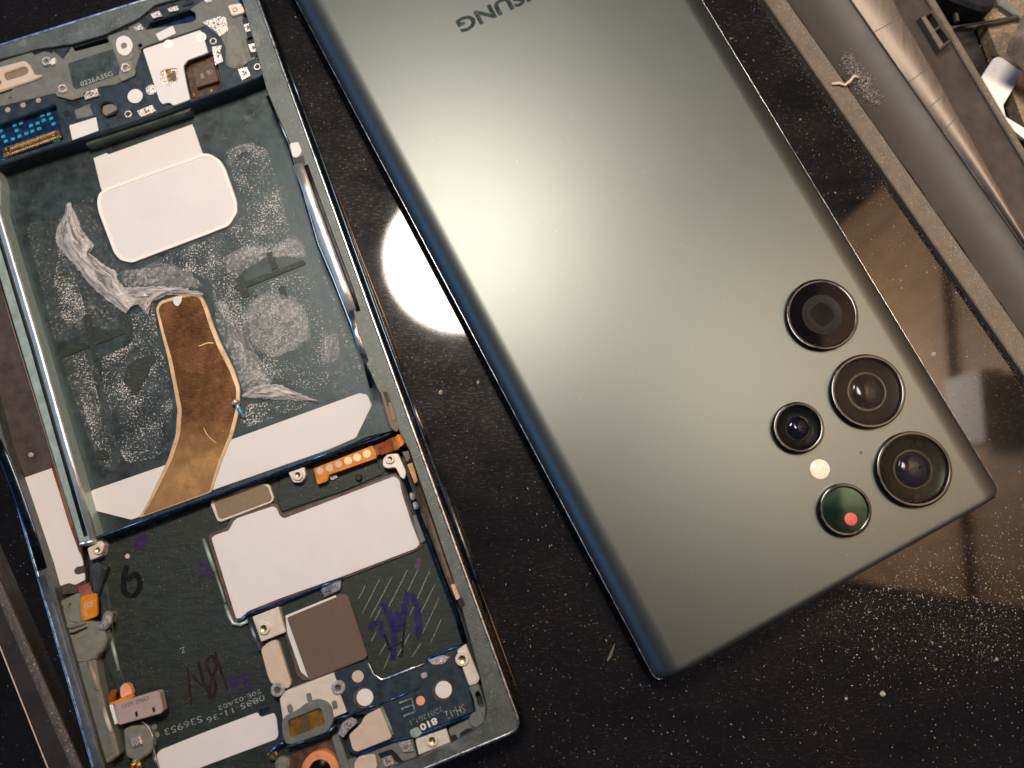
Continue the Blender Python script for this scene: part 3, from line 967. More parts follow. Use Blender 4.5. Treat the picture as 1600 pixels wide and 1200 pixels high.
# peg with brown cap
pg = disc('peg', 167, 171, 9, 5.5, ZP + .1, 'gold', fr, 28, .2)
prism('peg_cap', [(160, 166), (172, 162), (182, 165), (182, 172), (170, 178), (164, 182)], ZP + .3, ZP + 1.0, 'olive_plastic', pg, r=3, bevel=.1)
prism('peg_slot', [(167, 176), (181, 171), (181, 177), (168, 182)], ZP + .5, ZP + .75, 'slot_dark', pg, bevel=.0)
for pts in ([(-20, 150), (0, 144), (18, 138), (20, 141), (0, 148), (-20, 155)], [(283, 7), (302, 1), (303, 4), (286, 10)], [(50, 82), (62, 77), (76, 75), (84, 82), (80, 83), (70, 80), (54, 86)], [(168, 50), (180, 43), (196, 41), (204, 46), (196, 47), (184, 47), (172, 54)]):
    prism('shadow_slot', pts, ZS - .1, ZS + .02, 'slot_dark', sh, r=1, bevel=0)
prism('board_cutout', [(100, 158), (110, 152), (122, 152), (126, 158), (120, 166), (112, 166)], ZP - .05, ZP + .02, 'slot_dark', fr, r=2, bevel=0)
prism('board_strip', [(142, 162), (140, 166), (146, 180), (120, 186), (116, 172)], ZP - .05, ZP + .08, 'grey_plastic', fr, r=2, bevel=.02)

# ---- battery bay: left wall, ribs, pads, copper tape
lw = prism('bay_wall', [(-85, 100), (-60, 92), (0, 284), (0, 326), (62, 536), (150, 838), (150, 850), (125, 852), (96, 760), (0, 437), (-90, 140)], ZB - .3, 5.6, 'teal_metal', fr, bevel=.25)
bar('bay_rib', [(-30, 236), (0, 339), (60, 538), (105, 697), (146, 842)], 5.7, 5.0, 'satin_bead', lw, flat=1.0)
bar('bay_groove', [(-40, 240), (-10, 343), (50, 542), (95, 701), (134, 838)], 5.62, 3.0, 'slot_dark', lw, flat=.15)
bar('bay_rib', [(126, 850), (136, 849), (147, 845)], 5.7, 4.0, 'rim_polish', lw)
prism('shield_wall', [(134, 228), (296, 174), (300, 163), (240, 183), (134, 217)], ZB, ZP - 1.6, 'chassis', fr, bevel=.1)
lo2 = prism('bay_sill', [(148, 840), (350, 768), (512, 709), (556, 690), (572, 682), (582, 680), (614, 672), (612, 680), (588, 690), (560, 698), (512, 716), (340, 778), (160, 846)], ZB - .3, 5.4, 'side_metal', fr, r=3, bevel=.35)
bar('sill_edge', [(152, 840), (250, 805), (345, 771), (480, 721), (558, 692)], 5.3, 2.2, 'blue_edge', lo2)
# right wall: polished bead in the rim
rb = bar('rim_bead', [(466, 258), (488, 318), (514, 388), (536, 447), (550, 486)], ZR - .45, 9.5, 'satin_bead', fr, flat=.65)
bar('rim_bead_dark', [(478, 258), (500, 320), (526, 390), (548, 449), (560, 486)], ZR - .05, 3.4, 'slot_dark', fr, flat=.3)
bar('rim_seam', [(440, 80), (470, 160), (500, 240), (540, 352), (596, 508), (640, 625), (700, 790), (760, 958)], ZR - .06, 2.0, 'side_metal', fr, flat=.4)
prism('antenna_break', [(452, 224), (466, 221), (472, 236), (466, 246), (457, 246)], ZR - .4, ZR + .1, 'white_pad', fr, r=4, bevel=.1)
prism('antenna_gap', [(458, 247), (474, 243), (477, 256), (464, 260)], ZR - .4, ZR + .02, 'slot_dark', fr, r=2, bevel=0)
bar('bay_wall_gap', [(418, 150), (450, 222), (497, 382), (521, 438), (569, 562), (580, 606)], ZR - .06, 2.6, 'side_metal', fr, flat=.3)
bar('rim_inlay', [(548, 484), (556, 520), (572, 566)], ZR - .05, 4.5, 'rim_polish', fr, flat=.35)

# white pads of the bay
prism('pad_sheet', [(146, 247), (166, 239), (170, 241), (300, 194), (303, 200), (316, 238), (335, 260), (330, 330), (190, 350), (160, 300), (157, 292)], ZB - .05, ZB + .12, 'white_pad', fr, bevel=.03)
PD = [(154, 302), (166, 293), (318, 239), (328, 240), (344, 250), (352, 263), (370, 314), (371, 332), (358, 353), (320, 368), (240, 398), (206, 411), (188, 407), (178, 396), (153, 330), (151, 314)]
pd = prism('thermal_pad', PD, ZB, ZB + .55, 'white_pad', fr, r=5, bevel=.16)
ow = loops_world(PD, ZB + .62, 5)[0]
iw = offset(ow, .75); iw.reverse()
prism_loops('pad_rim', [offset(ow, .05), iw], ZB + .4, ZB + .66, 'white_pad_edge', pd, bevel=.07)
strip_ = prism('pad_strip', [(137, 774), (144, 766), (260, 726), (364, 686), (562, 614), (574, 617), (581, 633), (556, 684), (512, 703), (340, 763), (205, 812), (145, 797)], ZB - .05, ZB + .14, 'white_pad', fr, r=3, bevel=.03)
# copper tape
CE = [(243, 482), (250, 470), (280, 461), (302, 457), (316, 462), (325, 482), (334, 510), (345, 536), (366, 578), (375, 606), (374, 640), (364, 680), (346, 722), (331, 769), (216, 810), (232, 782), (246, 752), (262, 718), (274, 680), (277, 640), (271, 606), (262, 560), (252, 522)]
co_ = prism('copper_tape', CE, ZB, ZB + .30, 'copper_edge', fr, r=5, bevel=.08)
CI = [(247, 483), (253, 474), (280, 466), (302, 462), (312, 466), (319, 484), (328, 512), (339, 540), (359, 580), (369, 607), (368, 640), (358, 679), (341, 721), (327, 768), (222, 806), (238, 780), (253, 750), (269, 717), (281, 680), (284, 640), (277, 605), (268, 559), (257, 522)]
patina('copper', (.19, .078, .036), (.76, .43, .17), (U(300, 735, ZB).y - fc.y) * S, (U(300, 640, ZB).y - fc.y) * S)
prism('copper_face', CI, ZB + .25, ZB + .36, 'copper', co_, r=5, bevel=.05)
prism('tape_nick', [(269, 466), (284, 461), (284, 470), (278, 479), (272, 476)], ZB + .3, ZB + .42, 'white_pad', co_, r=3, bevel=.03)
stroke('tape_crease', [(310, 541), (324, 536), (334, 536)], .2, ZB + .40, 'copper_edge', co_)
stroke('tape_crease', [(318, 668), (325, 681), (338, 692)], .14, ZB + .40, 'copper_edge', co_)

# adhesive left on the floor of the bay, in blocks with bare channels between
zq = ZB + .02
RES = [
    ('residue_thin', [(42, 360), (48, 347), (92, 343), (110, 322), (140, 306), (148, 312), (152, 336), (170, 392), (186, 412), (206, 418), (212, 440), (196, 470), (190, 492), (140, 498), (132, 498), (138, 520), (90, 536), (84, 530), (62, 436)]),
    ('residue', [(95, 380), (130, 470), (134, 492), (118, 506), (96, 500), (84, 440)]),
    ('residue_thin', [(146, 520), (142, 500), (186, 494), (190, 508), (188, 512)]),
    ('residue', [(204, 490), (240, 470), (246, 520), (262, 580), (270, 640), (264, 700), (240, 716), (200, 724), (190, 712), (176, 660), (160, 600), (158, 560), (206, 536), (208, 520)]),
    ('residue_thin', [(94, 558), (136, 542), (150, 566), (170, 640), (190, 720), (176, 738), (156, 728), (144, 700)]),
    ('residue', [(112, 556), (132, 548), (146, 590), (162, 660), (176, 716), (170, 734), (152, 716), (128, 630)]),
    ('residue', [(352, 236), (372, 227), (390, 224), (408, 227), (419, 238), (432, 280), (456, 372), (470, 400), (440, 398), (420, 392), (380, 402), (352, 424), (330, 440), (300, 424), (240, 420), (250, 402), (330, 372), (368, 352), (378, 332), (376, 312)]),
    ('residue', [(352, 424), (376, 410), (372, 430), (380, 462), (392, 462), (400, 450), (430, 436), (470, 424), (492, 440), (512, 520), (514, 600), (500, 618), (460, 604), (420, 588), (396, 552), (378, 520), (352, 500), (334, 470), (330, 446)]),
    ('residue', [(386, 632), (440, 626), (500, 626), (430, 652), (384, 668), (372, 664), (382, 646)]),
    ('residue_thin', [(430, 280), (450, 300), (478, 390), (505, 470), (540, 560), (560, 606), (520, 622), (510, 560), (488, 470), (462, 390), (440, 320)]),
    ('residue_wrinkle', [(352, 400), (380, 388), (412, 384), (424, 392), (414, 404), (384, 420), (372, 432), (350, 428)]),
    ('residue_wrinkle', [(424, 388), (448, 372), (468, 374), (478, 402), (452, 400), (430, 404)]),
    ('residue_wrinkle', [(376, 490), (392, 468), (430, 462), (462, 470), (480, 500), (482, 530), (456, 544), (430, 560), (400, 548), (384, 528)]),
    ('residue_wrinkle', [(334, 470), (352, 476), (366, 510), (380, 540), (398, 552), (410, 586), (384, 600), (374, 590), (352, 540), (338, 506)]),
    ('residue_wrinkle', [(186, 424), (214, 420), (270, 416), (300, 430), (320, 446), (300, 452), (240, 446), (196, 448)]),
]
for i, (m_, p) in enumerate(RES):
    resid('adhesive_patch', p, zq + .012 * i, m_, fr, r=6)
# bare patches where the glue came off
prism('bare_patch', [(192, 596), (198, 574), (214, 560), (240, 555), (244, 562), (236, 572), (228, 590), (218, 606), (210, 618), (202, 604)], ZB + .1, ZB + .24, 'chassis_dark', fr, r=3, bevel=0)
prism('bare_patch', [(150, 706), (166, 704), (172, 712), (166, 718), (152, 718)], ZB + .1, ZB + .24, 'chassis_dark', fr, r=3, bevel=0)
for kq, q in enumerate(([(90, 549), (204, 506), (208, 516), (94, 560)], [(129, 494), (140, 490), (154, 562), (146, 566)], [(186, 493), (197, 489), (208, 530), (198, 534)], [(366, 446), (474, 406), (478, 412), (370, 455)], [(368, 434), (380, 430), (390, 462), (378, 466)], [(416, 396), (426, 392), (434, 418), (424, 422)], [(434, 450), (444, 446), (450, 464), (440, 468)])):
    prism('bare_channel', q, ZB + .1, ZB + .22 + .01 * kq, 'chassis_dark', fr, r=2, bevel=0)
# beads of glue pressed through the grid along the right side
for k in range(34):
    t = k / 33
    for j in range(3):
        x = 498 + 62 * t + j * 9 + random.uniform(-2, 2); y = 402 + 196 * t - j * 3 + random.uniform(-2, 2)
        if random.random() < .25: continue
        s_ = random.uniform(2.2, 3.6)
        prism('glue_bead', [(x - s_, y - s_ * .7), (x + s_ * .8, y - s_), (x + s_, y + s_ * .8), (x - s_ * .7, y + s_)], ZB, ZB + .25, 'residue_wrinkle', fr, r=1.5, bevel=.1)

# torn glue film
def wr(base, amp, sc, seed):
    def f(u, v, x, y):
        e = 4 * u * (1 - u)
        n = noise.noise(Vector((x * sc, y * sc, seed))) + .6 * noise.noise(Vector((x * sc * 2.7, y * sc * 2.7, seed + 5)))
        fold = abs(math.sin(u * 9 + v * 2 + 2.5 * noise.noise(Vector((x * .03, y * .03, seed + 2)))))
        fine = noise.noise(Vector((x * .28, y * .28, seed + 9)))
        return base + amp * (.5 * e + .30 * abs(n) + .16 * fold + .03 * fine)
    return f
strip_surface('torn_film', [(104, 318), (100, 336), (88, 358), (87, 380), (106, 402), (124, 424), (140, 444), (160, 463), (180, 478), (196, 490)],
              [(110, 316), (119, 337), (129, 360), (147, 384), (140, 396), (160, 412), (181, 424), (184, 438), (196, 452), (212, 470)], wr(ZB + .5, 1.3, .05, 1), 'film', fr, 16, 70)
strip_surface('torn_film', [(172, 450), (200, 449), (240, 447), (280, 448), (318, 458)], [(200, 480), (214, 476), (236, 472), (262, 460), (316, 462)], wr(ZB + .7, 1.2, .06, 4), 'film', fr, 10, 50)
strip_surface('torn_film', [(214, 474), (222, 482), (230, 492)], [(240, 464), (236, 474), (232, 490)], wr(ZB + .5, .7, .07, 8), 'film', fr, 8, 12)
strip_surface('torn_film', [(378, 616), (392, 606), (414, 601), (436, 600), (460, 612), (497, 626)], [(380, 621), (400, 622), (420, 624), (444, 624), (470, 626), (498, 627)], wr(ZB + .4, 1.0, .06, 11), 'film', fr, 10, 40)
strip_surface('torn_film', [(352, 524), (360, 548), (370, 580), (380, 612)], [(366, 520), (386, 548), (410, 576), (424, 600)], wr(ZB + .3, .8, .05, 14), 'residue_wrinkle', fr, 12, 40)
strip_surface('torn_film', [(352, 252), (370, 228), (392, 223), (412, 231), (420, 240)], [(358, 262), (374, 240), (392, 237), (406, 244), (410, 256)], wr(ZB + .1, .25, .09, 17), 'residue_wrinkle', fr, 6, 30)

bar('rim_groove', [(-6, 690), (6, 716), (24, 762), (48, 830), (66, 890)], ZR - .06, 7.5, 'side_metal', fr, flat=.18)
bar('rim_groove', [(64, 900), (84, 960), (104, 1030), (126, 1100), (150, 1180), (160, 1220)], ZR - .06, 5.5, 'slate', fr, flat=.18)

strip_surface('torn_film', [(424, 392), (440, 376), (462, 368), (476, 386)], [(426, 404), (444, 400), (464, 402), (479, 404)], wr(ZB + .15, .6, .08, 21), 'film_clear', fr, 10, 24)
strip_surface('torn_film', [(352, 402), (376, 386), (400, 382), (416, 386)], [(356, 428), (380, 412), (402, 402), (416, 398)], wr(ZB + .15, .6, .08, 24), 'film_clear', fr, 10, 24)
strip_surface('torn_film', [(388, 478), (404, 462), (430, 456), (458, 462), (480, 490)], [(392, 534), (412, 552), (436, 556), (462, 546), (486, 532)], wr(ZB + .15, .5, .10, 27), 'film_clear', fr, 18, 40)
strip_surface('torn_film', [(500, 540), (512, 524), (528, 520)], [(504, 566), (520, 566), (532, 556)], wr(ZB + .15, .5, .09, 30), 'film_clear', fr, 8, 14)
strip_surface('torn_film', [(212, 424), (240, 410), (270, 414), (300, 426)], [(216, 444), (242, 446), (276, 446), (310, 452)], wr(ZB + .15, .4, .09, 33), 'film_clear', fr, 10, 24)
strip_surface('torn_film', [(334, 472), (350, 500), (366, 540), (384, 600)], [(352, 470), (376, 510), (402, 556), (430, 598)], wr(ZB + .2, .9, .06, 36), 'film_clear', fr, 14, 36)

# ---- left side pocket with the tall white pad
pk = prism('side_pocket', [(8, 700), (-92, 340), (-60, 250), (0, 439), (96, 762), (126, 855), (134, 900), (136, 925), (90, 930), (72, 878), (27, 745)], ZB - .3, 4.4, 'dark_recess', fr, bevel=.1)
prism('side_pad', [(36, 747), (82, 731), (126, 850), (130, 884), (120, 886), (115, 891), (117, 897), (122, 898), (132, 895), (133, 906), (117, 914), (108, 911), (87, 918), (70, 860)], 4.3, 4.6, 'white_pad', fr, r=2, bevel=.04)
bar('gold_strip', [(-10, 410), (20, 512), (60, 642), (96, 762), (112, 815), (130, 872)], 5.0, 1.5, 'brown_flex', fr)
bar('gold_strip', [(82, 728), (96, 772), (110, 818), (126, 862)], 4.9, 2.2, 'orange_dark', fr, flat=.4)
disc('rivet', 47, 711, 4, 4.3, 4.8, 'screw', fr, 18, .15)

# ---- lower board area
LO = [(150, 850), (345, 779), (512, 718), (590, 690), (612, 682), (640, 705), (716, 930), (750, 1057), (761, 1108), (741, 1142), (600, 1206), (222, 1362), (206, 1350), (160, 1190), (100, 975), (88, 930), (136, 925)]
lf = prism('lower_plate', LO, ZB - .3, ZL, 'chassis_dark', fr, bevel=.0)
# bosses round it
def boss(name, pts, z0, z1, hole, hr, m='cream_metal', r=2):
    b = prism(name, pts, z0, z1, m, fr, r=r, bevel=.12)
    if hole:
        disc('threaded_post', hole[0], hole[1], hr, z1 - .2, z1 + .5, 'cream_metal', b, 24, .12, hole=hr * .55)
        c_ = U(hole[0], hole[1], z1 + .5)
        lathe('thread', c_, [(hr * .54 * MM, z1 + .2), (hr * .54 * MM, z1 + .42), (hr * .3 * MM, z1 + .3), (.0001, z1 + .28)], 'gold', b, 18)
    return b
boss('screw_boss', [(136, 857), (157, 844), (163, 850), (159, 868), (141, 876)], ZL, 5.2, (153, 859), 7, r=3)
boss('screw_boss', [(448, 733), (474, 723), (478, 744), (470, 754), (458, 754)], ZL, 5.0, (465, 742), 8, r=4)
boss('screw_boss', [(598, 718), (604, 710), (622, 708), (635, 738), (632, 749), (626, 746), (618, 730), (604, 732), (598, 728)], ZL, 5.4, (609, 717), 7, r=4)
boss('screw_boss', [(394, 964), (435, 948), (446, 988), (408, 1003)], ZL, 4.6, (412, 982), 9, r=1.5)
boss('screw_boss', [(714, 1016), (728, 1006), (750, 1060), (746, 1068), (733, 1072), (722, 1042)], ZC, ZC + .8, (722, 1030), 10, r=3)
boss('screw_boss', [(649, 1156), (697, 1139), (704, 1160), (654, 1180)], ZC - .3, ZC + .6, (675, 1157), 9, r=2)
disc('dark_post', 560, 746, 5, ZL, ZL + 1.2, 'slot_dark', fr, 18, .2)
prism('step_plate', [(440, 735), (490, 730), (512, 752), (588, 722), (600, 740), (540, 766), (440, 800), (432, 776)], ZL - .1, ZL + .35, 'chassis_dark', fr, r=3, bevel=.12)

# orange flex with round contacts
fx = prism('flex_connector', [(490, 732), (582, 696), (588, 709), (588, 716), (514, 742), (511, 752), (496, 757)], ZL + .2, 5.0, 'orange_flex', fr, r=2, bevel=.05)
for i, (x, y) in enumerate(((500, 736), (514.5, 731), (529, 725), (544, 720), (558, 715), (573, 709))):
    disc('flex_contact', x, y, 6.2 if i > 2 else 5.4, 4.95, 5.08 if i > 2 else 5.03, 'copper_edge' if i > 2 else 'tan_pad', fx, 22, .02)
tail = strip_surface('flex_tail', [(584, 697), (600, 690), (612, 684), (627, 678)], [(589, 712), (604, 708), (617, 704), (632, 692)], lambda u, v, x, y: 4.9 + 1.8 * v * v, 'orange_dark', fx, 6, 16)
strip_surface('flex_fold', [(612, 686), (618, 681), (627, 677)], [(617, 704), (624, 700), (633, 691)], lambda u, v, x, y: 6.0 + 1.4 * math.sin(v * 2.6), 'orange_flex', fx, 6, 12)
prism('solder_tab', [(514, 745), (524, 741), (528, 746), (518, 751)], ZL, ZL + .8, 'screw', fr, r=2)

# mesh window
mw = prism('mesh_frame', [(328, 786), (334, 778), (412, 755), (421, 757), (428, 778), (425, 785), (344, 816), (339, 813)], ZL - .1, ZL + .8, 'cream_metal', fr, r=4, bevel=.1)
prism('sound_mesh', [(334, 784), (340, 779), (412, 758), (418, 760), (425, 779), (421, 783), (346, 811), (341, 808)], ZL, ZL + .95, 'brown_mesh', mw, r=3, bevel=.08)
# the large white pad with a brown under-layer
WP = [(330, 841), (336, 836), (357, 829), (366, 813), (372, 809), (426, 791), (432, 794), (437, 806), (444, 810), (540, 773), (616, 744), (624, 750), (628, 770), (643, 817), (656, 850), (650, 857), (540, 899), (438, 935), (388, 955), (376, 966), (369, 967), (360, 938)]
wb = prism('pad_base', [(324, 838), (334, 832), (354, 824), (362, 808), (370, 804), (426, 786), (434, 788), (441, 803), (540, 768), (616, 739), (628, 748), (632, 770), (648, 817), (661, 852), (652, 860), (540, 903), (438, 939), (388, 960), (376, 972), (364, 972), (354, 938)], ZL - .1, ZL + .45, 'brown_flex', fr, r=3, bevel=.08)
prism('white_pad', WP, ZL + .3, ZL + .75, 'white_pad', wb, r=3, bevel=.06)
bar('pad_guard', [(318, 842), (326, 866), (336, 893)], ZL + .6, 3.0, 'teal_metal', fr)
bar('pad_guard', [(336, 893), (346, 922), (352, 942)], ZL + .5, 1.6, 'teal_metal', fr)
bar('pad_guard', [(352, 944), (358, 962), (364, 974), (376, 976), (388, 970)], ZL + .6, 2.8, 'teal_metal', fr)
bar('blue_rail', [(372, 972), (388, 960), (440, 942), (500, 917), (536, 903)], ZL + .8, 2.2, 'blue_edge', fr)
bar('tile_edge', [(388, 966), (396, 990), (406, 1016)], ZL + .9, 2.2, 'rim_polish', fr)
# brown foam block on its white tray
tr = prism('foam_tray', [(443, 962), (532, 927), (542, 935), (572, 1026), (486, 1062), (474, 1064), (464, 1056), (446, 992)], ZL - .1, ZL + .5, 'brown_flex', fr, r=2, bevel=.1)
prism('tray_lining', [(446, 962), (524, 930), (530, 940), (560, 1026), (482, 1060), (470, 1050), (449, 990)], ZL, ZL + .58, 'white_pad', tr, r=1, bevel=.03)
prism('foam_block', [(448, 965), (537, 928), (544, 932), (574, 1024), (570, 1030), (483, 1064)], ZL + .3, ZL + 1.5, 'brown_foam', fr, r=3, bevel=.15)
prism('tan_pad', [(407, 1014), (420, 1003), (430, 1000), (435, 1004), (455, 1068), (450, 1076), (442, 1075), (438, 1068), (424, 1070), (418, 1056)], ZL, ZL + 1.3, 'tan_pad', fr, r=6, bevel=.12)
prism('metal_crumple', [(534, 905), (532, 922), (506, 934), (500, 920)], ZL, ZL + 1.0, 'rim_polish', fr, r=2, bevel=.15)

# camera end plate with camera bracket
CP = [(522, 1050), (572, 1032), (578, 1040), (583, 1052), (596, 1062), (605, 1060), (665, 1036), (671, 1027), (726, 1006), (733, 1072), (741, 1112), (650, 1149), (614, 1156), (554, 1180), (543, 1172), (546, 1146), (566, 1130), (572, 1116), (545, 1118), (528, 1080)]
cp = prism('camera_plate', CP, ZL - .1, ZC, 'blue_board', fr, r=3, bevel=.15)
bar('plate_edge', [(571, 1031), (577, 1039), (583, 1053), (596, 1062), (605, 1060), (640, 1046), (665, 1036)], ZC - .02, 2.0, 'rim_polish', cp)
bar('plate_edge', [(666, 1036), (672, 1027), (700, 1016), (727, 1006)], ZC - .02, 2.0, 'blue_edge', cp)
bar('plate_edge', [(741, 1115), (700, 1131), (650, 1150), (614, 1158), (556, 1181)], ZC - .3, 2.6, 'blue_edge', cp)
bar('plate_rib', [(598, 1098), (620, 1090), (655, 1075)], ZC + .05, 1.6, 'blue_edge', cp)
bar('plate_rib', [(520, 1124), (545, 1118), (575, 1106), (598, 1098)], ZC + .05, 1.8, 'blue_edge', cp)
bar('plate_rib', [(596, 1104), (606, 1128), (614, 1148)], ZC + .05, 2.0, 'teal_metal', cp)
prism('crumpled_foil', [(668, 1032), (690, 1024), (704, 1026), (694, 1038), (676, 1040)], ZC, ZC + .4, 'contact', cp, r=4, bevel=.15)
prism('crumpled_foil', [(656, 1054), (666, 1050), (668, 1058), (660, 1062)], ZC, ZC + .4, 'screw', cp, r=3, bevel=.15)
prism('crumpled_foil', [(640, 1142), (652, 1136), (660, 1146), (650, 1154), (642, 1152)], ZC, ZC + .4, 'teal_metal', cp, r=3, bevel=.15)
for x, y, r, m_ in ((570, 1090, 12, 'white_pad'), (693, 1078, 12, 'white_pad')):
    b_ = disc('pad_rim', x - 2, y + 1, r + 3, ZC - .05, ZC + .12, 'brown_flex', cp, 32, .05)
    disc('round_pad', x, y, r, ZC, ZC + .45, m_, cp, 32, .08)
disc('copper_dot', 559, 1057, 8.5, ZC - .05, ZC + .1, 'tan_pad', cp, 26, .03)
disc('copper_dot', 657, 1095, 6.5, ZC - .05, ZC + .1, 'salmon', cp, 24, .03)
# etched lettering on the plate (upside down in the photo)
for pts in ([(625, 1098), (643, 1091), (648, 1110)], [(628, 1107), (646, 1101)], [(632, 1118), (650, 1111)]):
    stroke('etched_letter', pts, .28, ZC + .03, 'etch', cp, smooth=False, taper=False)
for x, y in ((625, 1098), (628.5, 1107.5), (632, 1118.5)):
    disc('etched_dot', x, y, 1.5, ZC, ZC + .03, 'etch', cp, 10, .005)
text('etched_text', '810', (681, 1121), (655, 1133), 9, ZC + .03, 'white_pad', cp, bold=.03)
text('etched_text', 'SH-12', (724, 1100), (694, 1112), 12, ZC + .03, 'etch', cp)
text('etched_text', '2201201.1', (690, 1104), (640, 1126), 7, ZC + .03, 'etch', cp)
# tan cover plate and contacts
prism('tan_cover', [(545, 1149), (564, 1131), (568, 1122), (573, 1117), (594, 1106), (612, 1151), (609, 1155), (558, 1175), (551, 1172)], ZL, ZC + .5, 'tan_pad', fr, r=4, bevel=.1)
contact([(528, 1147), (534, 1130), (548, 1121), (556, 1124), (558, 1130), (546, 1140), (536, 1153)], ZC - .1, fr)
contact([(622, 1163), (640, 1156), (647, 1174), (630, 1176)], ZC - .1, fr)
contact([(596, 1186), (610, 1180), (616, 1194), (602, 1200)], ZC - .3, fr)
prism('grey_ledge', [(556, 1184), (612, 1162), (644, 1150), (652, 1182), (600, 1204), (470, 1258), (460, 1210)], ZL, ZC - .3, 'grey_plastic', fr, r=3, bevel=.15)
prism('ledge_slot', [(590, 1178), (612, 1170), (622, 1180), (628, 1188), (634, 1189), (626, 1192), (618, 1190), (612, 1180), (596, 1186)], ZC - .4, ZC - .27, 'slot_dark', fr, r=2, bevel=0)
prism('tan_cover', [(552, 1196), (560, 1182), (586, 1178), (590, 1200), (560, 1216)], ZL, ZC + .2, 'tan_pad', fr, r=6, bevel=.1)
prism('grey_ledge', [(700, 1140), (738, 1122), (744, 1118), (740, 1092), (732, 1074), (748, 1068), (760, 1106), (757, 1126), (740, 1142), (706, 1158)], ZL, ZC + .5, 'grey_plastic', fr, r=3, bevel=.15,
      holes=[[(742, 1084), (748, 1079), (755, 1096), (756, 1106), (748, 1104)]])
for pts in ([(718, 1146), (730, 1138), (740, 1138), (736, 1148), (721, 1156)], [(704, 1150), (712, 1147), (715, 1154), (706, 1158)]):
    prism('ledge_slot', pts, ZC + .3, ZC + .53, 'slot_dark', fr, r=2, bevel=0)
disc('round_knob', 745, 1125, 11, ZC + .3, ZC + 1.1, 'grey_plastic', fr, 28, .15)

# camera bracket and its window
bk = prism('camera_bracket', [(437, 1092), (446, 1080), (521, 1051), (526, 1064), (532, 1086), (542, 1113), (522, 1121), (512, 1150), (446, 1150)], ZL, ZC + .2, 'cream_metal', fr, r=1.5, bevel=.08)
cf = prism('camera_frame', [(440, 1127), (446, 1118), (464, 1110), (479, 1098), (497, 1092), (512, 1097), (519, 1108), (521, 1128), (512, 1144), (455, 1164), (446, 1162), (441, 1148)], ZL, ZC + .9, 'grey_plastic', fr, r=6, bevel=.15,
           holes=[[(449, 1126), (498, 1107), (502, 1109), (507, 1129), (503, 1134), (456, 1153), (453, 1151)]])
prism('camera_glass', [(445, 1156), (512, 1134), (503, 1102), (444, 1122)], ZL, ZC + .3, 'amber', cf, bevel=0)
prism('camera_divider', [(468, 1112), (479, 1108), (486, 1142), (474, 1146)], ZL, ZC + .45, 'brown_chip', cf, bevel=.02)
for x, y in ((452, 1106), (482, 1088), (522, 1100)):
    prism('bracket_notch', [(x - 4, y - 4), (x + 3, y - 6), (x + 6, y + 6), (x - 2, y + 8)], ZC, ZC + .5, 'grey_plastic', bk, r=3, bevel=.05)
bar('blue_rail', [(448, 1167), (480, 1157), (513, 1146), (524, 1132)], ZC + .1, 3.0, 'blue_edge', fr)
# torx screws
def fixed_screw(x, y, z):
    s_ = disc('fixed_screw', x, y, 10, z - .2, z + .7, 'screw', fr, 28, .25, hole=5)
    c_ = U(x, y, z + .7)
    lathe('screw_socket', c_, [(4.9 * MM, z + .2), (4.9 * MM, z + .38), (2.6 * MM, z + .36), (2.2 * MM, z + .22), (.0001, z + .2)], 'screw_dark', s_, 6, smooth=False)
fixed_screw(433, 1078, ZC)
fixed_screw(528, 1075, ZC)
# bottom white pad, orange ring, pins
prism('white_pad', [(244, 1180), (250, 1172), (320, 1144), (402, 1113), (407, 1121), (428, 1114), (432, 1122), (435, 1148), (432, 1155), (320, 1197), (256, 1224)], ZL - .05, ZL + .25, 'white_pad', fr, r=3, bevel=.04)
prism('blue_tab', [(404, 1110), (419, 1104), (421, 1108), (407, 1117)], ZL, ZL + .35, 'blue_edge', fr, r=1)
og = disc('vibration_ring', 500, 1205, 27, ZL, ZC, 'orange_ring', fr, 40, .4, hole=16)
c = U(500, 1205, ZC)
lathe('ring_core', c, [(16 * MM, ZL + .2), (15.5 * MM, ZC - .3), (9 * MM, ZC + .1), (.0001, ZC + .3)], 'lens_black', og, 36)
prism('ring_well', [(430, 1190), (520, 1152), (540, 1210), (460, 1250)], ZL - .05, ZL + .1, 'brown_recess', fr, r=4, bevel=0)
disc('brass_pin', 425, 1181, 7.5, ZL, ZC - .5, 'gold', fr, 22, .3)
disc('clear_dome', 440, 1196, 11, ZL, ZC - .6, 'olive_plastic', fr, 28, .6)
bar('blue_rail', [(420, 1176), (436, 1164), (450, 1158)], ZC - .6, 3.2, 'blue_edge', fr)
prism('ring_wall', [(518, 1152), (528, 1146), (552, 1216), (538, 1222)], ZL, ZC + .2, 'grey_plastic', fr, r=2, bevel=.12)

# ---- lower left corner: wall blocks, flex, boxed connector
wl = prism('wall_block', [(92, 940), (122, 926), (130, 938), (130, 968), (150, 972), (172, 975), (174, 958), (166, 956), (158, 978), (168, 1000), (160, 1018), (152, 1024), (150, 1030), (134, 1036), (110, 1036), (98, 990)], ZL - .1, 6.0, 'olive_plastic', fr, r=4, bevel=.3)
prism('wall_block', [(104, 1038), (148, 1030), (156, 1072), (165, 1108), (178, 1148), (186, 1180), (170, 1192), (152, 1198), (128, 1120)], ZL - .1, 5.9, 'olive_plastic', fr, r=3, bevel=.3)
prism('wall_inlay', [(122, 1042), (140, 1036), (152, 1084), (180, 1176), (164, 1186), (146, 1130)], 5.7, 6.0, 'grey_plastic', fr, r=2, bevel=.1)
bar('bright_lip', [(139, 1034), (147, 1056), (153, 1078)], 5.9, 3.0, 'pale_print', fr, flat=.6)
bar('bright_lip', [(162, 1106), (168, 1128), (174, 1144)], 5.8, 3.0, 'cream_metal', fr, flat=.6)
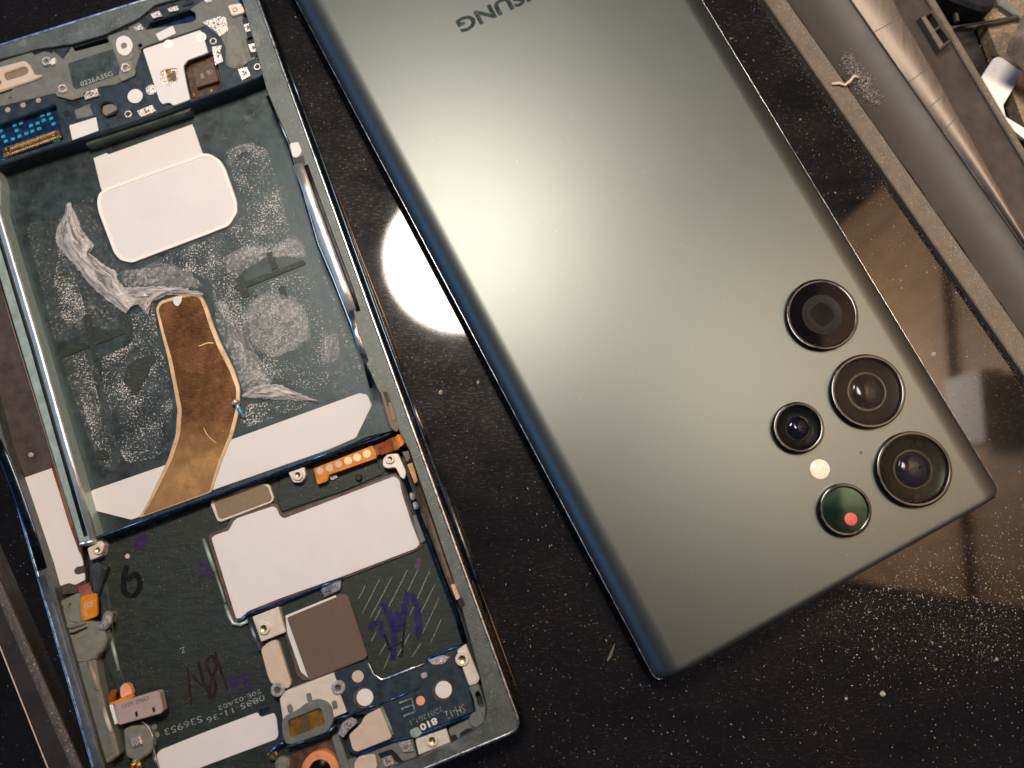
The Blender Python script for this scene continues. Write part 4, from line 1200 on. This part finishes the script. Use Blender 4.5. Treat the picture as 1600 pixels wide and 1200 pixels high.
bar('pocket_ring', [(96, 946), (94, 960), (99, 976), (112, 980), (124, 976), (134, 972)], 6.0, 3.2, 'grey_plastic', fr)
bar('pocket_ring', [(110, 942), (106, 952), (110, 968), (122, 972)], 6.0, 1.8, 'olive_plastic', fr)
prism('wall_seam', [(96, 988), (114, 988), (136, 979), (137, 982), (116, 992), (98, 991)], 5.9, 6.03, 'slot_dark', fr, bevel=0)
prism('spring_tab', [(150, 984), (164, 960), (172, 962), (172, 974), (166, 983), (158, 986)], 5.0, 6.6, 'contact', fr, r=4, bevel=.4)
of = prism('flex_tab', [(125, 935), (129, 931), (148, 927), (151, 930), (152, 961), (149, 964), (132, 970), (127, 967)], 5.8, 6.5, 'orange_flex', fr, r=3, bevel=.06)
text('flex_print', '88', (132, 952), (146, 947), 9, 6.54, 'copper_edge', of, bold=.02)
text('flex_print', '83', (133, 964), (138, 962), 8, 6.54, 'copper_edge', of)
strip_surface('flex_neck', [(122, 917), (124, 926), (128, 934)], [(140, 910), (143, 920), (146, 930)], lambda u, v, x, y: 4.7 + 1.8 * v, 'orange_dark', of, 5, 8)
for pts in ([(152, 900), (168, 912), (176, 980), (186, 1040), (200, 1080), (186, 1086), (166, 1040), (156, 980), (148, 930)], ):
    prism('green_ledge', pts, ZL - .1, ZL + .5, 'chassis', fr, r=3, bevel=.15)
bar('green_ridge', [(170, 985), (178, 1016), (186, 1048)], ZL + .6, 2.6, 'teal_metal', fr)
prism('side_column', [(138, 884), (150, 878), (166, 886), (160, 906), (152, 930), (144, 932)], ZL - .1, 5.2, 'chassis', fr, r=4, bevel=.4)
# boxed connector on its flex
cx = prism('boxed_connector', [(179, 1100), (184, 1098), (244, 1080), (249, 1082), (255, 1110), (251, 1115), (187, 1133), (184, 1131)], 4.4, 6.6, 'pale_print', fr, r=2.5, bevel=.12)
prism('connector_side', [(170, 1102), (176, 1101), (184, 1130), (179, 1133)], 4.2, 6.0, 'card', cx, r=1, bevel=.1)
for x, y in ((213, 1116), (240, 1109)):
    prism('connector_slit', [(x - 2.6, y - 3), (x + 1, y - 5), (x + 3, y + 2), (x - .5, y + 5)], 6.5, 6.63, 'slot_dark', cx, r=1, bevel=0)
text('connector_print', 'Y33FF 2M6E3', (190, 1108), (233, 1093), 5.5, 6.63, 'brown_chip', cx)
prism('flex_loop', [(187, 1074), (194, 1067), (202, 1070), (208, 1086), (196, 1092), (188, 1090)], 4.0, 5.4, 'salmon', cx, r=6, bevel=.1)
prism('flex_loop', [(170, 1098), (178, 1096), (206, 1083), (209, 1090), (180, 1101), (172, 1102)], 5.0, 5.9, 'orange_flex', cx, r=2, bevel=.08)
prism('flex_loop', [(168, 1086), (176, 1077), (181, 1080), (180, 1094), (170, 1098)], 4.0, 4.8, 'orange_dark', cx, r=3, bevel=.08)
prism('bracket_end', [(192, 1140), (206, 1134), (224, 1134), (234, 1142), (240, 1158), (236, 1176), (216, 1190), (196, 1184)], ZL - .1, 5.0, 'olive_plastic', fr, r=5, bevel=.3)
prism('brass_foot', [(200, 1156), (218, 1150), (222, 1164), (206, 1170)], 4.8, 5.6, 'contact', fr, r=3, bevel=.25)
bar('wire', [(222, 1128), (232, 1136), (238, 1150), (242, 1164)], 4.6, 1.6, 'rim_polish', fr)
bar('wire', [(238, 1168), (242, 1186), (248, 1206)], 4.2, 2.2, 'rim_polish', fr)
for x, y in ((241, 1136), (245, 1148)):
    disc('test_point', x, y, 4, ZL - .05, ZL + .04, 'olive_plastic', fr, 16, .01)
disc('brass_pin', 209, 1198, 9, ZL, 5.4, 'gold', fr, 22, .4, hole=5)
# flexes along the right inner wall
prism('side_flex', [(594, 606), (602, 603), (608, 612), (624, 668), (620, 676), (610, 668), (596, 620)], ZR - .6, ZR - .02, 'brown_flex', fr, r=5, bevel=.05)
prism('side_flex', [(598, 612), (605, 612), (612, 634), (606, 636)], ZR - .3, ZR + .05, 'slot_dark', fr, r=3, bevel=0)
prism('side_flex', [(606, 628), (612, 630), (619, 656), (613, 658)], ZR - .3, ZR + .1, 'brown_mesh', fr, r=2, bevel=.04)
prism('side_flex', [(628, 706), (638, 704), (641, 716), (636, 722)], ZR - .8, ZR - .1, 'brown_flex', fr, r=1, bevel=.05)
prism('side_flex', [(636, 726), (644, 722), (653, 752), (648, 756)], ZR - .8, ZR - .05, 'copper', fr, r=2, bevel=.05)
bar('side_flex', [(652, 760), (676, 830), (700, 900), (712, 930)], ZR - .25, 4.6, 'brown_flex', fr, flat=.5)
prism('side_clip', [(704, 914), (710, 912), (719, 934), (713, 938)], ZR - .5, ZR + .1, 'copper_edge', fr, r=2, bevel=.05)
prism('side_clip', [(714, 936), (722, 933), (727, 946), (719, 950)], ZR - .5, ZR + .05, 'slot_dark', fr, r=2, bevel=0)
for x, y in ((643, 775), (648, 790)):
    prism('foil_scrap', [(x - 4, y - 5), (x + 3, y - 6), (x + 6, y + 4), (x - 1, y + 7)], ZL, 5.6, 'screw', fr, r=3, bevel=.4)
prism('corner_pad', [(644, 806), (662, 800), (668, 826), (664, 846), (656, 850), (648, 822)], ZL, ZL + .7, 'grey_plastic', fr, r=3, bevel=.1)
bar('inner_gap', [(630, 740), (660, 820), (690, 900), (714, 962), (726, 1002)], ZL + 1.0, 4.0, 'side_metal', fr, flat=.5)

# ---- marker pen and scored lines
z_ = ZL + .03
stroke('marker_mark', [(199, 884), (195, 896), (193, 912), (194, 924), (203, 931), (214, 927), (219, 912), (214, 899), (206, 900), (199, 908)], 1.1, z_, 'ink_black', fr)
stroke('marker_mark', [(213, 857), (215, 847), (223, 838), (225, 845), (218, 855)], 1.3, z_, 'ink_purple', fr)
stroke('marker_mark', [(311, 884), (319, 879), (324, 888), (328, 904)], .9, z_, 'ink_purple', fr)
stroke('marker_mark', [(311, 903), (320, 897), (332, 893)], .7, z_, 'ink_purple', fr)
stroke('marker_mark', [(299, 1102), (296, 1074), (293, 1044), (306, 1062), (321, 1077), (314, 1052), (309, 1034), (318, 1064), (329, 1093)], .6, z_, 'ink_brown', fr, smooth=False)
stroke('marker_mark', [(338, 1034), (331, 1025), (323, 1034), (326, 1048), (335, 1062), (337, 1078), (331, 1090), (327, 1078), (331, 1060), (338, 1044), (338, 1034)], .55, z_, 'ink_brown', fr)
stroke('marker_mark', [(336, 1018), (345, 1048), (356, 1078)], .6, z_ + .005, 'ink_brown', fr, smooth=False)
stroke('marker_mark', [(350, 1080), (354, 1062), (362, 1056), (368, 1062), (362, 1070), (370, 1068), (372, 1080)], .6, z_, 'ink_purple', fr)
stroke('marker_mark', [(376, 1062), (380, 1056), (384, 1066), (384, 1080)], .7, z_, 'ink_purple', fr)
stroke('marker_mark', [(388, 1050), (389, 1054)], .9, z_, 'ink_purple', fr)
stroke('marker_mark', [(392, 1066), (393, 1078)], .7, z_, 'ink_purple', fr)
stroke('marker_mark', [(576, 984), (586, 974), (595, 975), (597, 986), (598, 993), (604, 992)], 1.05, z_, 'ink_blue', fr)
stroke('marker_mark', [(597, 943), (606, 956), (613, 976), (616, 1000), (615, 1020), (614, 1031)], 1.2, z_ + .005, 'ink_blue', fr)
stroke('marker_mark', [(613, 974), (617, 962), (622, 961), (622, 970), (616, 984), (626, 978), (631, 956), (636, 924)], 1.1, z_ + .01, 'ink_blue', fr)
stroke('marker_mark', [(636, 924), (632, 966)], 1.6, z_ + .015, 'ink_blue', fr)
stroke('marker_mark', [(640, 928), (648, 938), (653, 960), (654, 998)], 1.2, z_ + .02, 'ink_blue', fr)
stroke('marker_mark', [(600, 990), (606, 1006), (610, 1017)], .35, z_ + .025, 'ink_black', fr)
stroke('marker_mark', [(633, 968), (630, 1000), (628, 1028)], .35, z_ + .025, 'ink_black', fr)
stroke('marker_mark', [(604, 1015), (630, 1002)], .3, z_ + .025, 'ink_black', fr)
stroke('marker_mark', [(610, 1024), (628, 1026)], .3, z_ + .025, 'ink_black', fr)
stroke('marker_mark', [(655, 872), (653, 880), (651, 888)], .9, z_, 'ink_magenta', fr)
for (x0, y0), (x1, y1) in (((571, 914), (560, 936)), ((593, 905), (566, 958)), ((613, 900), (578, 966)), ((637, 890), (606, 950)), ((653, 890), (628, 942)), ((671, 892), (640, 962)), ((680, 912), (648, 976)), ((686, 934), (660, 990)), ((588, 986), (580, 1002)), ((604, 1004), (592, 1024)), ((640, 990), (618, 1030)), ((690, 966), (672, 1006)), ((612, 1016), (600, 1044)), ((658, 1004), (644, 1026)), ((596, 948), (584, 972))):
    stroke('scored_line', [(x0, y0), ((x0 + x1) / 2, (y0 + y1) / 2 + .6), (x1, y1)], .17, ZL + .02, 'scratch', fr)
text('etched_text', '0885-11-36', (412, 1085), (322, 1122), 8, ZL + .03, 'etch', fr)
text('etched_text', 'S0E-02A02', (406, 1077), (340, 1104), 6, ZL + .03, 'etch', fr)
text('etched_text', 'S36953', (314, 1118), (256, 1140), 9, ZL + .03, 'etch', fr)
text('etched_text', 'Z', (288, 1010), (281, 1013), 8, ZL + .03, 'etch', fr)
disc('drill_mark', 199, 869, 3.5, ZL, ZL + .05, 'tan_pad', fr, 16, .01)

# ================================================================== loose screw lying on the copper tape
a, b = U(369, 631, ZB + 1.1), U(381, 652, ZB + .75)
d_ = (b - a).normalized()
sc = thing('loose_screw', 'tiny loose screw with blue threadlock lying at the edge of copper tape', 'screw', (a.x, a.y, ZB + .36))
tube('shaft', [a, a.lerp(b, .35), a.lerp(b, .36), a.lerp(b, .8), a.lerp(b, .81), b], [.42, .42, .47, .47, .42, .36], 'screw', sc, 14)
tube('threadlock', [a.lerp(b, .33), a.lerp(b, .36), a.lerp(b, .78), a.lerp(b, .82)], [.44, .50, .50, .44], 'screw_blue', sc, 14)
tube('head', [a - d_ * .75, a - d_ * .55, a, a + d_ * .02], [.5, .78, .82, .4], 'screw', sc, 20)

# ================================================================== plastic housing on the right
def ln(p, q, y):                          # x on the line p-q at height y of the photo
    return p[0] + (q[0] - p[0]) * (y - p[1]) / (q[1] - p[1])
A = lambda y: (ln((1195, 0), (1600, 585), y), y)
B = lambda y: (ln((1230, 0), (1600, 526), y), y)
C_ = lambda y: (ln((1331, 0), (1541, 300), y), y)
D_ = lambda y: (ln((1395, 0), (1530, 240), y), y)
E_ = lambda y: (ln((1450, 0), (1600, 250), y), y)
F_ = lambda y: (ln((1463, 0), (1612, 250), y), y)
y0, y1 = -160, 720
hs = thing('plastic_housing', 'dusty dark plastic housing with long rails beside the black glass', 'housing', U(1400, 200, -3))
ys = [y0 + (y1 - y0) * k / 24 for k in range(25)]
rail = prism('rail', [A(y0), B(y0), B(y1), A(y1)], -5, 1.6, 'tan_bar', hs, bevel=.25)
strip_surface('channel', [B(y) for y in ys], [C_(y) for y in ys], lambda u, v, x, y: .9 - 1.1 * math.sin(u * math.pi) ** .8 + 1.0 * u, 'dark_plastic', hs, 20, 40)
strip_surface('satin_strip', [C_(y) for y in ys], [D_(y) for y in ys], lambda u, v, x, y: 2.2 + 1.25 * math.sin(u * math.pi * .62 + .1), 'satin_strip', hs, 16, 40)
prism('strip_skirt', [(p[0] - 1, p[1]) for p in (C_(y0), C_(y1))] + [(p[0] + 2.5, p[1]) for p in (C_(y1), C_(y0))], -5, 2.3, 'tan_bar', hs, bevel=.1)
strip_surface('side_wall', [D_(y) for y in ys], [E_(y) for y in ys], lambda u, v, x, y: 3.3 - 2.7 * u ** .8, 'shade_plastic', hs, 12, 40)
prism('lip', [E_(y0), F_(y0), F_(y1), E_(y1)], -6, 2.0, 'tan_bar', hs, bevel=.3)
for y in (50, 128, 170, 205):
    p, q = C_(y - 0), D_(y - 20)
    n_ = 8
    pts = []
    for k in range(n_ + 1):
        u = k / n_
        x_, y_ = C_(y)[0] * (1 - u) + D_(y - 24)[0] * u, y - 24 * u
        pts.append(U(x_, y_, 2.22 + 1.25 * math.sin(u * math.pi * .62 + .1)))
    tube('strip_seam', pts, .10, 'tan_bar', hs, 6)
# little rectangular latch with two openings
la = prism('latch', [(1438, 26), (1458, 14), (1489, 62), (1469, 79)], .2, 4.2, 'dark_plastic', hs, bevel=.15,
           holes=[[(1444, 27), (1456, 20), (1468, 39), (1456, 48)], [(1458, 51), (1470, 43), (1483, 61), (1470, 71)]])
prism('latch_rail', [(1440, 27), (1446, 24), (1475, 69), (1469, 76)], 3.0, 4.4, 'tan_bar', la, bevel=.1)
# dusty grime clump caught on the rail
cl = U(1345, 130, 1.7)
verts, faces = [], []
for k in range(4600):
    t = random.random()
    x = 1322 + 46 * t + random.gauss(0, 6); y = 92 + 64 * t + random.gauss(0, 9)
    z = 1.0 + random.random() * .9
    if k > 1100:
        y = random.uniform(-10, 480) if k % 3 else random.uniform(-10, 200)
        x = B(y)[0] - 9 + random.gauss(0, 3.6); z = 1.62
    p = U(x, y, z)
    s_ = random.uniform(.04, .15) if k < 1100 else random.uniform(.025, .095)
    i0 = len(verts)
    for _ in range(4):
        verts.append(p + Vector((random.gauss(0, s_), random.gauss(0, s_), random.gauss(0, s_ * .6))))
    faces += [(i0, i0 + 1, i0 + 2), (i0, i0 + 2, i0 + 3), (i0, i0 + 3, i0 + 1), (i0 + 1, i0 + 3, i0 + 2)]
OFF = Vector((cl.x, cl.y, 0))
tag(mesh('grime', verts, faces, 'grime'), 'grey fluffy grime caught along the tan rail', 'grime', kind='stuff')
fb = thing('fibre', 'pale bent fibre caught in the grime on the rail', 'fibre', cl)
tube('strand', [U(1299, 131, 2.0), U(1312, 130, 2.2), U(1320, 133, 2.3), U(1328, 127, 2.4), U(1334, 119, 2.4), U(1341, 121, 2.2)], .32, 'tan_pad', fb, 8)

# ------------------------------------------------------------------ what lies behind the housing
OFF = Vector((0, 0, 0))
struct(prism('fibre_board', [(1452, -200), (2100, -200), (2100, 900), (1640, 300)], -5, -1.2, 'fibre_board', None, bevel=0))
rg = thing('plastic_ridge', 'thin grey ridge crossing the brown board behind the housing', 'ridge', U(1540, 30, -1.2))
prism('ridge_rail', [(1486, 40), (1530, 34), (1592, 22), (1594, 27), (1560, 35), (1532, 38), (1524, 42), (1500, 42), (1488, 46)], -1.3, .7, 'shade_plastic', rg, r=1, bevel=.2)
prism('ridge_rail', [(1490, 4), (1494, 4), (1500, 32), (1495, 32)], -1.3, -.1, 'shade_plastic', rg, bevel=.15)
prism('ridge_rail', [(1554, -20), (1566, -10), (1606, 30), (1598, 30), (1560, 6)], -1.3, .6, 'grey_plastic', rg, bevel=.3)
dk = thing('black_block', 'black block at the top edge behind the brown board', 'block', U(1525, 0, -1.2))
prism('block_body', [(1475, -60), (1560, -60), (1556, 12), (1536, 16), (1508, 6), (1478, -6)], -1.3, 3.4, 'slot_dark', dk, r=8, bevel=.8)
cdp = thing('white_card', 'white die-cut plastic piece with an angled hole at the right edge', 'card', U(1570, 160, -1))
prism('card_body', [(1534, 120), (1553, 91), (1560, 88), (1568, 91), (1592, 108), (1640, 130), (1640, 225), (1600, 216), (1586, 205), (1572, 185)], -1.15, -.2, 'card', cdp, r=2, bevel=.15,
      holes=[[(1568, 164), (1594, 121), (1630, 140), (1630, 212), (1600, 199), (1572, 182)]])
sn = thing('loose_sliver', 'tiny dark sliver touching the white card', 'sliver', U(1552, 87, -1.2))
prism('sliver_body', [(1549, 86), (1554, 88), (1562, 86), (1558, 89), (1552, 90)], -1.25, -.9, 'slot_dark', sn, bevel=0)
bg = thing('clear_bag', 'dark see-through plastic edge hanging over the white card', 'plastic', U(1600, 90, -3))
strip_surface('bag_sheet', [(1606, 10), (1590, 40), (1576, 66), (1572, 84)], [(1700, 10), (1690, 60), (1660, 110), (1640, 150)], lambda u, v, x, y: 9 + 3 * math.sin(u * 2 + v * 3), 'clear_plastic', bg, 12, 24)
tb = thing('orange_button', 'small orange rounded button at the right edge by the white card', 'button', U(1600, 112, -3))
lathe('button_cap', U(1611, 116, 3), [(1.5, -1.2), (1.6, 2), (1.2, 2.8), (.6, 3.1), (.001, 3.2)], 'skin_orange', tb, 24)

# ------------------------------------------------------------------ bar on the lower left
bs = thing('plastic_bar', 'long dark brown plastic bar with dusty edge at the lower left', 'bar', U(40, 1100, 0))
bb = prism('bar_body', [(-120, 626), (0, 902), (128, 1196), (180, 1316), (122, 1316), (0, 1008), (-120, 706)], 0, 2.6, 'dark_bar', bs, bevel=.2)
bar('dusty_edge', [(-60, 786), (-8, 906), (20, 970), (60, 1062), (90, 1131), (120, 1200), (150, 1269)], 2.5, 7.5, 'dust_edge', bb, flat=.35)
bar('thin_edge', [(-60, 860), (0, 1011), (38, 1107), (76, 1203), (110, 1290)], 2.5, 1.0, 'tan_pad', bb)

# ================================================================== dust on the black glass
verts, faces = [], []
def speck(x, y, s_, long=1.0):
    p = U(x, y, 0)
    a0 = random.random() * 6.28
    n = random.choice((4, 5, 6))
    i0 = len(verts)
    ca, sa = math.cos(a0), math.sin(a0)
    for k in range(n):
        t = 2 * math.pi * k / n
        r = s_ * random.uniform(.6, 1.2)
        u, v = r * math.cos(t) * long, r * math.sin(t)
        verts.append((p.x + u * ca - v * sa, p.y + u * sa + v * ca, .012))
    verts.append((p.x, p.y, .012 + s_ * .5))
    for k in range(n):
        faces.append((i0 + k, i0 + (k + 1) % n, i0 + n))
def field(n, fx, smin, smax):
    for _ in range(n):
        x, y = fx()
        s_ = smin + (smax - smin) * random.random() ** 4
        speck(x, y, s_, random.choice((1, 1, 1, 1.5, 2.5)))
def clus(cx, cy, sx, sy):
    return lambda: (random.gauss(cx, sx), random.gauss(cy, sy))
field(6000, lambda: (random.uniform(400, 1600), random.uniform(-20, 1220)), .018, .11)
field(2200, lambda: (random.uniform(820, 1600), random.uniform(780, 1220)), .018, .12)
field(3200, clus(1430, 930, 110, 70), .022, .11)
field(1200, clus(1540, 960, 60, 60), .022, .12)
field(1600, clus(540, 160, 60, 130), .018, .09)
field(1200, clus(640, 560, 60, 60), .018, .085)
field(500, lambda: (random.uniform(0, 400), random.uniform(-20, 70)), .018, .085)
field(1300, lambda: (random.uniform(1120, 1420), random.uniform(-20, 480)), .02, .10)
field(5000, lambda: (random.uniform(440, 1010), random.uniform(120, 1210)), .010, .055)
field(350, lambda: (random.uniform(-20, 120), random.uniform(740, 1200)), .018, .09)
for _ in range(1400):                        # dust gathered along the housing rail
    y = random.uniform(-20, 640); x = A(y)[0] - abs(random.gauss(0, 14)) - 1
    speck(x, y, random.uniform(.02, .07))
for x, y, r in ((688, 613, .5), (747, 597, .42), (1380, 1085, .62), (1322, 1091, .42), (1558, 1030, .5), (1458, 553, .55)):
    speck(x, y, r)
for _ in range(70):                          # short fibres
    x, y = random.uniform(480, 1600), random.uniform(0, 1200)
    speck(x, y, .03, random.uniform(6, 14))
OFF = Vector((0, 0, 0))
tag(mesh('dust', verts, faces, 'dust'), 'pale dust specks scattered over the black glass', 'dust', kind='stuff')
fl = thing('flake', 'thin pale brown splinter on the black glass below the phones', 'splinter', U(953, 1022, 0))
tube('splinter', [U(949, 1033, .2), U(954, 1024, .3), U(957, 1016, .3), U(961, 1005, .2)], [.12, .35, .25, .06], 'tan_bar', fl, 8, .5)
